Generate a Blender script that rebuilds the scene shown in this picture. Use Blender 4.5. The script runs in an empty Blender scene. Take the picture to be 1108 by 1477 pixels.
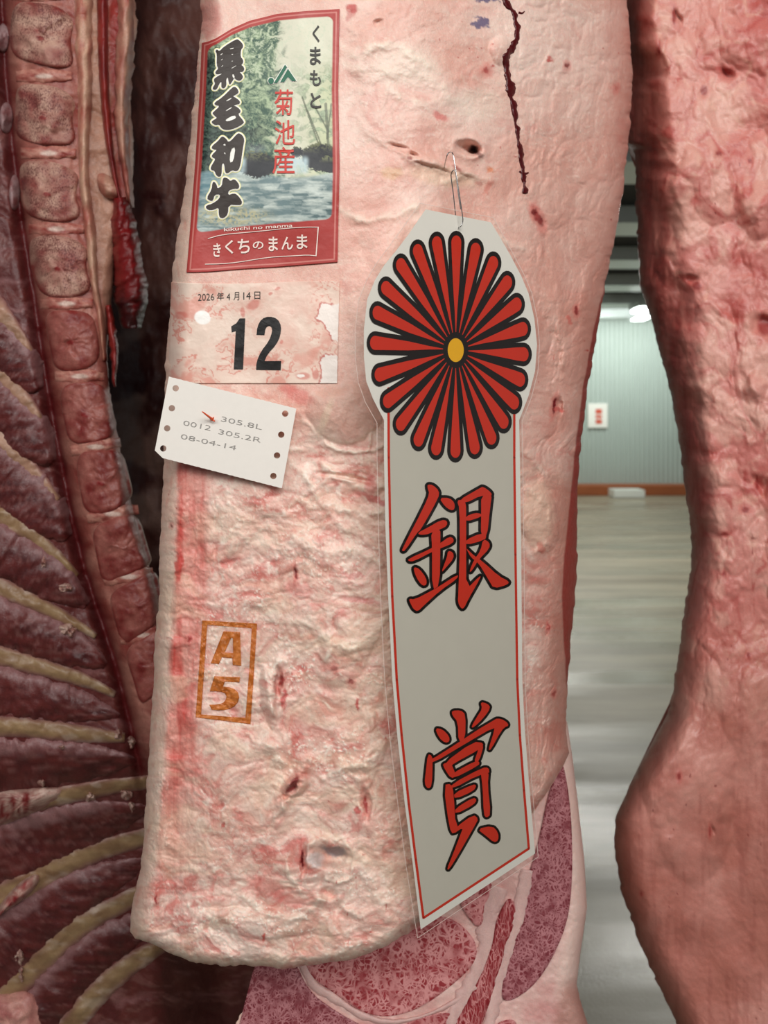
import bpy, bmesh, math, random
import numpy as np
random.seed(7)
C = bpy.context.scene.collection
SC = bpy.context.scene

# ------------------------------------------------------------------ camera, world, lights, exposure
F, HZ, CX, CAMZ = 1109.0, 600.0, 554.0, 1.5          # focal length in px, horizon row, centre column, eye height
cam_d = bpy.data.cameras.new('camera'); cam = bpy.data.objects.new('camera', cam_d); C.objects.link(cam)
cam.location = (0, 0, CAMZ); cam.rotation_euler = (math.pi/2, 0, 0)
cam_d.sensor_fit = 'HORIZONTAL'; cam_d.sensor_width = 36.0
cam_d.lens = F/1108*36.0; cam_d.shift_y = -(738.5-HZ)/1108
cam_d.clip_start = 0.02; cam_d.clip_end = 100
cam_d.dof.use_dof = True; cam_d.dof.focus_distance = 0.462; cam_d.dof.aperture_fstop = 14.0
SC.camera = cam
w = bpy.data.worlds.new('world'); SC.world = w; w.use_nodes = True
w.node_tree.nodes['Background'].inputs[0].default_value = (0.92, 0.97, 1.0, 1)
w.node_tree.nodes['Background'].inputs[1].default_value = 0.16
def area(name, loc, target, sx, sy, power, col=(1, 1, 1)):
    d = bpy.data.lights.new(name, 'AREA'); d.shape = 'RECTANGLE'; d.size = sx; d.size_y = sy
    d.energy = power; d.color = col
    o = bpy.data.objects.new(name, d); C.objects.link(o); o.location = loc
    v = np.array(target)-np.array(loc)
    from mathutils import Vector
    o.rotation_euler = Vector(v).to_track_quat('-Z', 'Y').to_euler()
    return o
area('lamp_front', (0.42, -0.95, 2.40), (0.0, 0.5, 1.35), 1.3, 0.6, 27, (1.0, 0.98, 0.95))
area('lamp_fill_left', (-0.8, -0.75, 2.25), (0.1, 0.6, 1.3), 0.9, 0.5, 8, (1.0, 0.98, 0.95))  # unseen fill lamp added to brighten the left edges
for yy in (6.0, 8.8, 11.6):
    area('lamp_hall', (2.4, yy, 3.1), (2.4, yy, 0), 1.4, 0.3, 62, (1.0, 0.99, 0.93))
area('lamp_wall', (4.3, 13.3, 3.15), (4.3, 14.8, 1.9), 3.0, 0.3, 62, (0.95, 1.0, 0.97))
vs = SC.view_settings
SC.display_settings.display_device = 'sRGB'
vs.view_transform = 'Standard'; vs.look = 'None'; vs.gamma = 1; vs.use_curve_mapping = False
vs.exposure = 0.0

# ------------------------------------------------------------------ helpers
def lin(c):
    c = np.asarray(c, float)/255.0
    return np.where(c <= 0.04045, c/12.92, ((c+0.055)/1.055)**2.4)
def P(px, py, D):
    px, py, D = np.broadcast_arrays(np.asarray(px, float), np.asarray(py, float), np.asarray(D, float))
    return np.stack([(px-CX)/F*D, D, CAMZ-(py-HZ)/F*D], -1)
_rng = np.random.RandomState(11)
_T = _rng.rand(256, 256)*2-1
def vn(x, y, seed=0):
    x = np.asarray(x, float)+seed*37.17; y = np.asarray(y, float)+seed*17.31
    xi = np.floor(x).astype(int); yi = np.floor(y).astype(int); fx = x-xi; fy = y-yi
    fx = fx*fx*fx*(fx*(fx*6-15)+10); fy = fy*fy*fy*(fy*(fy*6-15)+10)
    a = _T[xi & 255, yi & 255]; b = _T[(xi+1) & 255, yi & 255]; c = _T[xi & 255, (yi+1) & 255]; d = _T[(xi+1) & 255, (yi+1) & 255]
    return (a*(1-fx)+b*fx)*(1-fy)+(c*(1-fx)+d*fx)*fy
def fbm(x, y, o=4, seed=0):
    r = 0; a = 1.0; t = 0; x = np.asarray(x, float); y = np.asarray(y, float)
    for k in range(o):
        r = r+a*vn(x, y, seed+k); t += a; a *= .5; x, y = (x*.8-y*.6)*2.03, (x*.6+y*.8)*2.03
    return r/t
def ridge(x, y, o=4, seed=0):
    r = 0; a = 1.0; t = 0; x = np.asarray(x, float); y = np.asarray(y, float)
    for k in range(o):
        r = r+a*(1-np.abs(vn(x, y, seed+k))*1.6); t += a; a *= .5; x, y = (x*.8-y*.6)*2.03, (x*.6+y*.8)*2.03
    return r/t
def billow(x, y, o=4, seed=0):
    r = 0; a = 1.0; t = 0; x = np.asarray(x, float); y = np.asarray(y, float)
    for k in range(o):
        r = r+a*np.sqrt(np.abs(vn(x, y, seed+k))+.004); t += a; a *= .45; x, y = (x*.8-y*.6)*2.03, (x*.6+y*.8)*2.03
    return r/t
def ss(a, b, x):
    t = np.clip((np.asarray(x, float)-a)/(b-a), 0, 1); return t*t*(3-2*t)
def mixc(c, d, t):
    return c*(1-t[..., None])+d*t[..., None]
def ell(px, py, cx, cy, rx, ry, rot=0):
    a = math.radians(rot); dx = px-cx; dy = py-cy
    u = (dx*math.cos(a)+dy*math.sin(a))/rx; v = (-dx*math.sin(a)+dy*math.cos(a))/ry
    return np.sqrt(u*u+v*v)
def spl(pts):
    a = np.array(pts, float); return lambda y: np.interp(y, a[:, 1], a[:, 0])
def splx(pts):
    a = np.array(pts, float); return lambda x: np.interp(x, a[:, 0], a[:, 1])

def root(name, label, cat, loc, group=None):
    o = bpy.data.objects.new(name, None); C.objects.link(o); o.location = loc; o.empty_display_size = .05
    tag(o, label, cat, group); return o
def tag(o, label=None, cat=None, group=None, kind=None):
    if label: o['label'] = label
    if cat: o['category'] = cat
    if group: o['group'] = group
    if kind: o['kind'] = kind
    return o
def mesh(name, V, faces, mat, parent=None, col=None, smooth=True):
    """faces: int array (n,3|4) or a list of such arrays / lists."""
    V = np.asarray(V, float).reshape(-1, 3)
    q = parent
    off = np.zeros(3)
    while q is not None:
        off += np.array(q.location); q = q.parent
    fl = [np.asarray(f) for f in faces] if isinstance(faces, list) else [faces]
    fl = [f for f in fl if len(f)]
    me = bpy.data.meshes.new(name)
    me.vertices.add(len(V)); me.vertices.foreach_set('co', (V-off).ravel())
    li = np.concatenate([f.ravel() for f in fl]); tot = np.concatenate([np.full(len(f), f.shape[1]) for f in fl])
    st = np.concatenate([[0], np.cumsum(tot)[:-1]])
    me.loops.add(len(li)); me.loops.foreach_set('vertex_index', li.astype(np.int32))
    me.polygons.add(len(tot)); me.polygons.foreach_set('loop_start', st.astype(np.int32))
    me.update(calc_edges=True); me.validate()
    me.polygons.foreach_set('use_smooth', np.full(len(me.polygons), bool(smooth)))
    if col is not None:
        at = me.color_attributes.new('Col', 'FLOAT_COLOR', 'POINT')
        c4 = np.ones((len(V), 4)); c4[:, :3] = np.asarray(col).reshape(-1, 3)
        at.data.foreach_set('color', c4.ravel().astype(np.float32))
    me.materials.append(mat)
    o = bpy.data.objects.new(name, me); C.objects.link(o)
    if parent is not None: o.parent = parent
    return o
def gridf(nr, nc, off=0):
    i = np.arange(nr*nc).reshape(nr, nc)
    return np.stack([i[:-1, :-1], i[1:, :-1], i[1:, 1:], i[:-1, 1:]], -1).reshape(-1, 4)+off
def solid_grid(name, px, py, D, col, mat, parent, rings, inset=True):
    """a front relief closed behind by rings of its own outline (extra depth, shrink) and a back cap"""
    nr, nc = px.shape
    V = [P(px, py, D).reshape(-1, 3)]; Fs = [gridf(nr, nc)]; cols = [col.reshape(-1, 3)]
    i = np.arange(nr*nc).reshape(nr, nc)
    loop = np.concatenate([i[0, :], i[1:, -1], i[-1, -2::-1], i[-2:0:-1, 0]])
    bx, by, bd, bc = px.ravel()[loop], py.ravel()[loop], D.ravel()[loop], col.reshape(-1, 3)[loop]
    cx, cy = bx.mean(), by.mean(); prev = loop; base = nr*nc; n = len(loop)
    for dd, sh in rings:
        V.append(P(cx+(bx-cx)*(1-sh), cy+(by-cy)*(1-sh), bd+dd)); cols.append(bc)
        cur = base+np.arange(n); base += n
        Fs.append(np.stack([prev, cur, np.roll(cur, -1), np.roll(prev, -1)][::-1], -1)); prev = cur
    V.append(P(cx, cy, bd.mean()+rings[-1][0]).reshape(1, 3)); cols.append(bc.mean(0).reshape(1, 3))
    Fs.append(np.stack([prev, np.roll(prev, -1), np.full(n, base)], -1))
    return mesh(name, np.concatenate(V), Fs, mat, parent, np.concatenate(cols))
def chaikin(p, n=2, closed=True):
    p = np.array(p, float)
    for _ in range(n):
        q = np.roll(p, -1, 0) if closed else p[1:]
        a = p if closed else p[:-1]
        r = np.empty((len(a)*2, 2)); r[0::2] = a*.75+q*.25; r[1::2] = a*.25+q*.75
        if not closed: r = np.concatenate([p[:1], r, p[-1:]])
        p = r
    return p
def fill2d(contours):
    cu = bpy.data.curves.new('tmp', 'CURVE'); cu.dimensions = '2D'; cu.fill_mode = 'BOTH'
    for c in contours:
        s = cu.splines.new('POLY'); s.points.add(len(c)-1)
        co = np.zeros((len(c), 4)); co[:, 0] = np.array(c)[:, 0]; co[:, 1] = np.array(c)[:, 1]; co[:, 3] = 1
        s.points.foreach_set('co', co.ravel()); s.use_cyclic_u = True
    o = bpy.data.objects.new('tmp', cu); bm = bmesh.new(); m = o.to_mesh(); bm.from_mesh(m); o.to_mesh_clear()
    bpy.data.objects.remove(o); bpy.data.curves.remove(cu)
    return bm
def refine(bm, maxe):
    bmesh.ops.remove_doubles(bm, verts=bm.verts, dist=1e-4)
    bmesh.ops.triangulate(bm, faces=bm.faces[:])
    for _ in range(9):
        e = [x for x in bm.edges if x.calc_length() > maxe]
        if not e: break
        bmesh.ops.subdivide_edges(bm, edges=e, cuts=1, use_grid_fill=False)
        bmesh.ops.triangulate(bm, faces=[f for f in bm.faces if len(f.verts) > 3])
def bm_arrays(bm):
    bm.verts.index_update()
    v = np.array([x.co[:2] for x in bm.verts]); f = np.array([[a.index for a in x.verts] for x in bm.faces])
    be = np.array([[a.index for a in e.verts] for e in bm.edges if len(e.link_faces) == 1])
    bm.free(); return v, f, be
def fix_up(v, f):
    a, b, c = v[f[:, 0]], v[f[:, 1]], v[f[:, 2]]
    s = (b[:, 0]-a[:, 0])*(c[:, 1]-a[:, 1])-(b[:, 1]-a[:, 1])*(c[:, 0]-a[:, 0])
    f = f.copy(); fl = s > 0; f[fl] = f[fl][:, ::-1]; return f
def sheet(name, contours, Dfun, lift, mat, parent, maxe=None, thick=0.0, colfun=None, smooth=False):
    """a filled outline given in photo pixels, laid on the surface Dfun, standing proud by lift, with an edge of the given thickness"""
    bm = fill2d(contours)
    if maxe: refine(bm, maxe)
    else: bmesh.ops.triangulate(bm, faces=bm.faces[:])
    v, f, be = bm_arrays(bm); f = fix_up(v, f)
    D = Dfun(v[:, 0], v[:, 1])-lift
    V = P(v[:, 0], v[:, 1], D); Fs = [f]; col = colfun(v[:, 0], v[:, 1]) if colfun else None
    if thick > 0:
        n = len(V); V = np.concatenate([V, P(v[:, 0], v[:, 1], D+thick)]); Fs.append(f[:, ::-1]+n)
        Fs.append(np.stack([be[:, 0], be[:, 1], be[:, 1]+n, be[:, 0]+n], -1))
        if col is not None: col = np.concatenate([col, col])
    return mesh(name, V, Fs, mat, parent, col, smooth)
def ribbon_arrays(line, hw, closed, disc=7):
    p = np.array(line, float); n = len(p); hw = np.broadcast_to(np.asarray(hw, float), (n,))
    V = []; Q = []; T = []; k = 0
    for i in range(n if closed else n-1):
        a, b = p[i], p[(i+1) % n]; d = b-a; L = np.hypot(*d)
        if L < 1e-6: continue
        nn = np.array([-d[1], d[0]])/L; h0, h1 = hw[i], hw[(i+1) % n]
        V += [a+nn*h0, b+nn*h1, b-nn*h1, a-nn*h0]; Q.append([k, k+1, k+2, k+3]); k += 4
    for i in range(n):
        V.append(p[i]); c = k; k += 1
        for j in range(disc):
            an = 2*math.pi*j/disc; V.append(p[i]+hw[i]*np.array([math.cos(an), math.sin(an)]))
        T += [[c, c+1+j, c+1+(j+1) % disc] for j in range(disc)]; k += disc
    return np.array(V), np.array(Q), np.array(T)
def ribbons(name, lines, Dfun, lift, mat, parent, closed=True):
    """flat printed lines; lines: [(points, half width)]"""
    VV = []; QQ = []; TT = []; k = 0
    for pts, hw in lines:
        v, q, t = ribbon_arrays(pts, hw, closed)
        VV.append(v); QQ.append(q+k); TT.append(t+k); k += len(v)
    v = np.concatenate(VV); D = Dfun(v[:, 0], v[:, 1])-lift
    return mesh(name, P(v[:, 0], v[:, 1], D), [np.concatenate(QQ), np.concatenate(TT)], mat, parent, None, False)
def glyph_contour_mesh(text, bold=0.0, res=3):
    cu = bpy.data.curves.new('tmp', 'FONT'); cu.body = text; cu.resolution_u = res; cu.offset = bold
    o = bpy.data.objects.new('tmp', cu); bm = bmesh.new(); m = o.to_mesh(); bm.from_mesh(m); o.to_mesh_clear()
    bpy.data.objects.remove(o); bpy.data.curves.remove(cu)
    bmesh.ops.triangulate(bm, faces=bm.faces[:]); return bm
def letters(name, items, Dfun, lift, mat, parent):
    """items: (text, bold, quad) - the text's own box is mapped on the quad TL, TR, BR, BL in photo pixels"""
    VV = []; FF = []; k = 0
    for text, bold, quad in items:
        v, f, _ = bm_arrays(glyph_contour_mesh(text, bold))
        lo, hi = v.min(0), v.max(0); t = (v-lo)/np.maximum(hi-lo, 1e-6); u, s = t[:, 0:1], 1-t[:, 1:2]
        q = np.array(quad, float)
        v = q[0]*(1-u)*(1-s)+q[1]*u*(1-s)+q[2]*u*s+q[3]*(1-u)*s
        VV.append(v); FF.append(fix_up(v, f)+k); k += len(v)
    v = np.concatenate(VV)
    return mesh(name, P(v[:, 0], v[:, 1], Dfun(v[:, 0], v[:, 1])-lift), np.concatenate(FF), mat, parent, None, False)
def box4(x0, y0, x1, y1): return [(x0, y0), (x1, y0), (x1, y1), (x0, y1)]
def tube(name, pts, r, mat, parent=None, n=10, sub=6, col=None):
    p = np.array(pts, float); m = len(p); q = []
    for i in range(m-1):
        p0, p1, p2, p3 = p[max(i-1, 0)], p[i], p[i+1], p[min(i+2, m-1)]
        for t in np.linspace(0, 1, sub, endpoint=False):
            q.append(.5*((2*p1)+(-p0+p2)*t+(2*p0-5*p1+4*p2-p3)*t*t+(-p0+3*p1-3*p2+p3)*t**3))
    q.append(p[-1]); q = np.array(q); m = len(q); r = np.interp(np.linspace(0, 1, m), np.linspace(0, 1, len(np.atleast_1d(r))), np.atleast_1d(r))
    tn = np.gradient(q, axis=0); tn /= np.linalg.norm(tn, axis=1)[:, None]+1e-12
    up = np.array([0.31, 0.8, 0.2]); V = []
    for i in range(m):
        up = up-tn[i]*up.dot(tn[i]); up /= np.linalg.norm(up); s = np.cross(tn[i], up)
        a = 2*np.pi*np.arange(n)/n
        V.append(q[i]+r[i]*(np.cos(a)[:, None]*up+np.sin(a)[:, None]*s))
    V = np.concatenate(V+[q[:1], q[-1:]]); i = np.arange(m*n).reshape(m, n); j = np.roll(i, -1, 1)
    Q = np.stack([i[:-1], j[:-1], j[1:], i[1:]], -1).reshape(-1, 4)
    T = np.concatenate([np.stack([j[0], i[0], np.full(n, m*n)], -1), np.stack([i[-1], j[-1], np.full(n, m*n+1)], -1)])
    return mesh(name, V, [Q, T], mat, parent)
def puff(name, outline, Dfun, h, mat, parent, colfun, rings=9, n=64, noise=.0, power=2.5, seed=0, sink=.006, nsc=12., rnd=3, grow=1.):
    """a rounded body over a closed outline in photo pixels, swelling h towards the viewer, its rim sunk into what carries it"""
    p = chaikin(outline, rnd); d = np.r_[0, np.cumsum(np.hypot(*np.diff(np.r_[p, p[:1]], axis=0).T))]
    t = np.linspace(0, d[-1], n, endpoint=False); pp = np.r_[p, p[:1]]
    b = np.stack([np.interp(t, d, pp[:, 0]), np.interp(t, d, pp[:, 1])], -1); c = b.mean(0); b = c+(b-c)*grow
    R = np.linspace(1, 0.02, rings); X = c[0]+(b[None, :, 0]-c[0])*R[:, None]; Y = c[1]+(b[None, :, 1]-c[1])*R[:, None]
    prof = (1-R**power)[:, None]*np.ones((1, n))
    D = Dfun(X, Y)+sink*(1-np.minimum(prof*6, 1))-h*prof-noise*fbm(X/nsc, Y/nsc, 4, seed)*np.minimum(prof*3, 1)
    col = colfun(X, Y, R[:, None]*np.ones((1, n)))
    V = np.concatenate([P(X, Y, D).reshape(-1, 3), P(c[0], c[1], D[-1].mean()).reshape(1, 3), P(c[0], c[1], D[0].mean()+.01).reshape(1, 3)])
    i = np.arange(rings*n).reshape(rings, n); j = np.roll(i, -1, 1)
    Q = np.stack([i[:-1], j[:-1], j[1:], i[1:]], -1).reshape(-1, 4)
    T = np.concatenate([np.stack([i[-1], j[-1], np.full(n, rings*n)], -1), np.stack([j[0], i[0], np.full(n, rings*n+1)], -1)])
    cc = np.concatenate([col.reshape(-1, 3), col[-1].mean(0)[None], col[0].mean(0)[None]])
    return mesh(name, V, [Q, T], mat, parent, cc)
def strip(name, line, hw, Dfun, h, mat, parent, colfun, nseg=60, m=13, noise=.0, seed=0, sink=.004, rough=0.):
    """a long raised band (rib, vessel, seam) along a line in photo pixels; colfun(x, y, across -1..1)"""
    p = chaikin(line, 3, False); d = np.r_[0, np.cumsum(np.hypot(*np.diff(p, axis=0).T))]; t = np.linspace(0, d[-1], nseg)
    b = np.stack([np.interp(t, d, p[:, 0]), np.interp(t, d, p[:, 1])], -1)
    h0 = np.interp(t/d[-1], np.linspace(0, 1, len(hw)), hw); tn = np.gradient(b, axis=0); tn /= np.hypot(tn[:, 0], tn[:, 1])[:, None]
    nn = np.stack([-tn[:, 1], tn[:, 0]], -1); u = np.linspace(-1, 1, m)
    hl = h0*(1+rough*fbm(t/9., t*0+seed, 3, seed)); hr = h0*(1+rough*fbm(t/9., t*0+seed+9, 3, seed+5))
    wid = np.where(u[None, :] < 0, hl[:, None], hr[:, None])*u[None, :]
    X = b[:, 0:1]+nn[:, 0:1]*wid; Y = b[:, 1:2]+nn[:, 1:2]*wid
    prof = np.sqrt(np.clip(1-u**2, 0, 1))[None, :]*np.minimum(1, h0/(h0.max()*.4))[:, None]
    D = Dfun(X, Y)+sink*(1-prof)-h*prof-noise*fbm(X/11., Y/11., 4, seed)*prof
    col = colfun(X, Y, np.broadcast_to(u[None, :], X.shape))
    V = np.concatenate([P(X, Y, D).reshape(-1, 3), P(X, Y, D.max(1, keepdims=True)+sink*.5).reshape(-1, 3)])
    fr = gridf(nseg, m)
    i = np.arange(nseg*m).reshape(nseg, m); lp = np.concatenate([i[0, :], i[1:, -1], i[-1, -2::-1], i[-2:0:-1, 0]]); N = nseg*m
    side = np.stack([lp, np.roll(lp, -1), np.roll(lp, -1)+N, lp+N], -1)
    return mesh(name, V, [fr, fr[:, ::-1]+N, side], mat, parent, np.concatenate([col.reshape(-1, 3)]*2))

# ------------------------------------------------------------------ materials
def nmat(name):
    m = bpy.data.materials.new(name); m.use_nodes = True; nt = m.node_tree
    return m, nt, nt.nodes['Principled BSDF']
def N(nt, typ, **kw):
    n = nt.nodes.new(typ)
    for k, v in kw.items():
        if k.startswith('i_'):
            key = k[2:]; n.inputs[int(key) if key.isdigit() else key.replace('_', ' ')].default_value = v
        else: setattr(n, k, v)
    return n
def plain(name, rgb, rough=.5, spec=.5, metal=0., vary=.06, scale=60., bump=0.):
    m, nt, b = nmat(name); b.inputs['Roughness'].default_value = rough; b.inputs['Metallic'].default_value = metal
    b.inputs['Specular IOR Level'].default_value = spec
    c = lin(rgb); tc = N(nt, 'ShaderNodeTexCoord'); no = N(nt, 'ShaderNodeTexNoise', i_Scale=scale, i_Detail=5.)
    r = N(nt, 'ShaderNodeMix', data_type='RGBA'); nt.links.new(tc.outputs['Object'], no.inputs['Vector'])
    nt.links.new(no.outputs['Fac'], r.inputs[0])
    r.inputs[6].default_value = (*(c*(1-vary)), 1); r.inputs[7].default_value = (*np.minimum(c*(1+vary), 1), 1)
    nt.links.new(r.outputs[2], b.inputs['Base Color'])
    if bump:
        bp = N(nt, 'ShaderNodeBump', i_Strength=.5, i_Distance=bump); nt.links.new(no.outputs['Fac'], bp.inputs['Height']); nt.links.new(bp.outputs[0], b.inputs['Normal'])
    return m
def meat(name, rough=.38, spec=.45, b1=(260., .0006), b2=(900., .0002), vary=.10, sss=0.0, strands=None, coat=0.):
    """surface colour painted per vertex, fine mottling and wet relief from noise"""
    m, nt, b = nmat(name); L = nt.links
    at = N(nt, 'ShaderNodeVertexColor', layer_name='Col'); tc = N(nt, 'ShaderNodeTexCoord')
    mp = N(nt, 'ShaderNodeMapping'); L.new(tc.outputs['Object'], mp.inputs[0])
    if strands: mp.inputs['Scale'].default_value = strands
    n1 = N(nt, 'ShaderNodeTexNoise', i_Scale=b1[0], i_Detail=6., i_Roughness=.6, i_Distortion=.6); L.new(mp.outputs[0], n1.inputs[0])
    n2 = N(nt, 'ShaderNodeTexNoise', i_Scale=b2[0], i_Detail=4., i_Roughness=.6); L.new(mp.outputs[0], n2.inputs[0])
    mr = N(nt, 'ShaderNodeMapRange', i_1=.3, i_2=.7, i_3=1-vary, i_4=1+vary); L.new(n2.outputs['Fac'], mr.inputs[0])
    mu = N(nt, 'ShaderNodeVectorMath', operation='SCALE'); L.new(at.outputs[0], mu.inputs[0]); L.new(mr.outputs[0], mu.inputs['Scale'])
    L.new(mu.outputs[0], b.inputs['Base Color'])
    a1 = N(nt, 'ShaderNodeBump', i_Strength=.8, i_Distance=b1[1]); L.new(n1.outputs['Fac'], a1.inputs['Height'])
    a2 = N(nt, 'ShaderNodeBump', i_Strength=.8, i_Distance=b2[1]); L.new(n2.outputs['Fac'], a2.inputs['Height']); L.new(a1.outputs[0], a2.inputs['Normal'])
    L.new(a2.outputs[0], b.inputs['Normal'])
    rr = N(nt, 'ShaderNodeMapRange', i_1=.3, i_2=.7, i_3=rough-.12, i_4=rough+.12); L.new(n1.outputs['Fac'], rr.inputs[0]); L.new(rr.outputs[0], b.inputs['Roughness'])
    b.inputs['Specular IOR Level'].default_value = spec
    if sss:
        b.inputs['Subsurface Weight'].default_value = sss; b.inputs['Subsurface Radius'].default_value = (1, .35, .25); b.inputs['Subsurface Scale'].default_value = .005
    return m
def bone(name):
    m = meat(name, .5, .3, (300., .0004), (1100., .0003), .08); nt = m.node_tree; L = nt.links; b = nt.nodes['Principled BSDF']
    src = b.inputs['Base Color'].links[0].from_socket; tc = N(nt, 'ShaderNodeTexCoord'); mp = N(nt, 'ShaderNodeMapping'); mp.inputs['Scale'].default_value = (1, 1, .55)
    L.new(tc.outputs['Object'], mp.inputs[0])
    vo = N(nt, 'ShaderNodeTexNoise', i_Scale=1000., i_Detail=3., i_Roughness=.7); L.new(mp.outputs[0], vo.inputs[0])
    lo = N(nt, 'ShaderNodeTexNoise', i_Scale=38., i_Detail=2.); L.new(tc.outputs['Object'], lo.inputs[0])
    ad = N(nt, 'ShaderNodeMath', operation='MULTIPLY_ADD', i_1=.55, i_2=0.); L.new(lo.outputs['Fac'], ad.inputs[0]); L.new(vo.outputs['Fac'], ad.inputs[2])
    r = N(nt, 'ShaderNodeMapRange', i_1=.79, i_2=.87, i_3=0., i_4=.8); L.new(ad.outputs[0], r.inputs[0])
    mx = N(nt, 'ShaderNodeMix', data_type='RGBA'); L.new(r.outputs[0], mx.inputs[0]); L.new(src, mx.inputs[6]); mx.inputs[7].default_value = (*lin((92, 34, 36)), 1)
    L.new(mx.outputs[2], b.inputs['Base Color']); return m
def marbled(name, red, fat, s1=120., s2=270., t1=.11, t2=.13, stretch=(1, 1, 1)):
    m, nt, b = nmat(name); L = nt.links; tc = N(nt, 'ShaderNodeTexCoord'); mp = N(nt, 'ShaderNodeMapping'); mp.inputs['Scale'].default_value = stretch
    L.new(tc.outputs['Object'], mp.inputs[0])
    wn = N(nt, 'ShaderNodeTexNoise', i_Scale=90., i_Detail=3.); L.new(mp.outputs[0], wn.inputs[0])
    wm = N(nt, 'ShaderNodeVectorMath', operation='MULTIPLY_ADD'); wm.inputs[1].default_value = (.012, .012, .012); L.new(wn.outputs['Color'], wm.inputs[0]); L.new(mp.outputs[0], wm.inputs[2])
    fac = None
    for s, t in ((s1, t1), (s2, t2)):
        v = N(nt, 'ShaderNodeTexVoronoi', feature='DISTANCE_TO_EDGE', i_Scale=s); L.new(wm.outputs[0], v.inputs['Vector'])
        r = N(nt, 'ShaderNodeMapRange', i_1=t*.35, i_2=t, i_3=1., i_4=0.); L.new(v.outputs['Distance'], r.inputs[0])
        nz = N(nt, 'ShaderNodeTexNoise', i_Scale=s*.45, i_Detail=2.); L.new(mp.outputs[0], nz.inputs[0])
        r2 = N(nt, 'ShaderNodeMapRange', i_1=.36, i_2=.58, i_3=.15, i_4=1.); L.new(nz.outputs['Fac'], r2.inputs[0])
        k = N(nt, 'ShaderNodeMath', operation='MULTIPLY'); L.new(r.outputs[0], k.inputs[0]); L.new(r2.outputs[0], k.inputs[1])
        if fac is None: fac = k
        else:
            mxm = N(nt, 'ShaderNodeMath', operation='MAXIMUM'); L.new(fac.outputs[0], mxm.inputs[0]); L.new(k.outputs[0], mxm.inputs[1]); fac = mxm
    hu = N(nt, 'ShaderNodeTexNoise', i_Scale=300., i_Detail=4.); L.new(tc.outputs['Object'], hu.inputs[0])
    rd = N(nt, 'ShaderNodeMix', data_type='RGBA'); L.new(hu.outputs['Fac'], rd.inputs[0]); c = lin(red); rd.inputs[6].default_value = (*(c*.72), 1); rd.inputs[7].default_value = (*(c*1.28), 1)
    mx = N(nt, 'ShaderNodeMix', data_type='RGBA'); L.new(fac.outputs[0], mx.inputs[0]); L.new(rd.outputs[2], mx.inputs[6]); mx.inputs[7].default_value = (*lin(fat), 1)
    L.new(mx.outputs[2], b.inputs['Base Color']); b.inputs['Roughness'].default_value = .42; b.inputs['Specular IOR Level'].default_value = .35
    bp = N(nt, 'ShaderNodeBump', i_Strength=.6, i_Distance=.0004); L.new(hu.outputs['Fac'], bp.inputs['Height']); L.new(bp.outputs[0], b.inputs['Normal'])
    return m
M_FAT = meat('fat_outer', .42, .40, (260., .0005), (900., .00025), .05, .15)
M_FAT2 = meat('fat_outer_red', .42, .42, (200., .0004), (800., .0002), .06, .12)
M_IN = meat('inner_meat', .40, .42, (260., .0006), (900., .0003), .20)
M_RIB = meat('rib_bone', .42, .40, (180., .0005), (700., .0002), .07)
M_DARK = meat('inner_dark', .5, .30, (90., .0012), (400., .0006), .12)
M_BONE = bone('vertebra_bone')
M_BLOOD = plain('dried_blood', (78, 12, 16), .35, .5, 0, .35, 500., .0006)
M_PAINT = meat('print_paint', .42, .35, (60., .0002), (1500., .00003), .0)
M_WET = meat('wet_paper', .36, .45, (120., .0003), (900., .00008), .0)

# ------------------------------------------------------------------ setting: floor, wall, ceiling, beams, kerb
WALLY = 14.85; CEIL = 3.27
def fmat():
    m, nt, b = nmat('wet_concrete'); L = nt.links; tc = N(nt, 'ShaderNodeTexCoord')
    mp = N(nt, 'ShaderNodeMapping'); mp.inputs['Scale'].default_value = (.35, 2.2, 1); L.new(tc.outputs['Object'], mp.inputs[0])
    n1 = N(nt, 'ShaderNodeTexNoise', i_Scale=1.6, i_Detail=7., i_Roughness=.62); L.new(mp.outputs[0], n1.inputs[0])
    cr = N(nt, 'ShaderNodeValToRGB'); L.new(n1.outputs['Fac'], cr.inputs[0])
    e = cr.color_ramp.elements; e[0].position = .33; e[0].color = (*lin((116, 108, 90)), 1); e[1].position = .68; e[1].color = (*lin((168, 158, 136)), 1)
    L.new(cr.outputs[0], b.inputs['Base Color'])
    n2 = N(nt, 'ShaderNodeTexNoise', i_Scale=.9, i_Detail=5.); L.new(mp.outputs[0], n2.inputs[0])
    r = N(nt, 'ShaderNodeMapRange', i_1=.42, i_2=.6, i_3=.16, i_4=.48); L.new(n2.outputs['Fac'], r.inputs[0]); L.new(r.outputs[0], b.inputs['Roughness'])
    n3 = N(nt, 'ShaderNodeTexNoise', i_Scale=120., i_Detail=4.); L.new(tc.outputs['Object'], n3.inputs[0])
    bp = N(nt, 'ShaderNodeBump', i_Strength=.25, i_Distance=.003); L.new(n3.outputs['Fac'], bp.inputs['Height']); L.new(bp.outputs[0], b.inputs['Normal'])
    return m
def quad_box(name, x0, x1, y0, y1, z0, z1, mat, parent=None, bev=0.0):
    bm = bmesh.new(); bmesh.ops.create_cube(bm, size=1)
    for v in bm.verts:
        v.co.x = x0 if v.co.x < 0 else x1; v.co.y = y0 if v.co.y < 0 else y1; v.co.z = z0 if v.co.z < 0 else z1
    if bev: bmesh.ops.bevel(bm, geom=bm.edges[:], offset=bev, segments=2, affect='EDGES', profile=.5)
    if parent is not None:
        for v in bm.verts: v.co -= parent.location
    me = bpy.data.meshes.new(name); bm.to_mesh(me); bm.free(); me.materials.append(mat)
    o = bpy.data.objects.new(name, me); C.objects.link(o); o.parent = parent; return o
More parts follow.
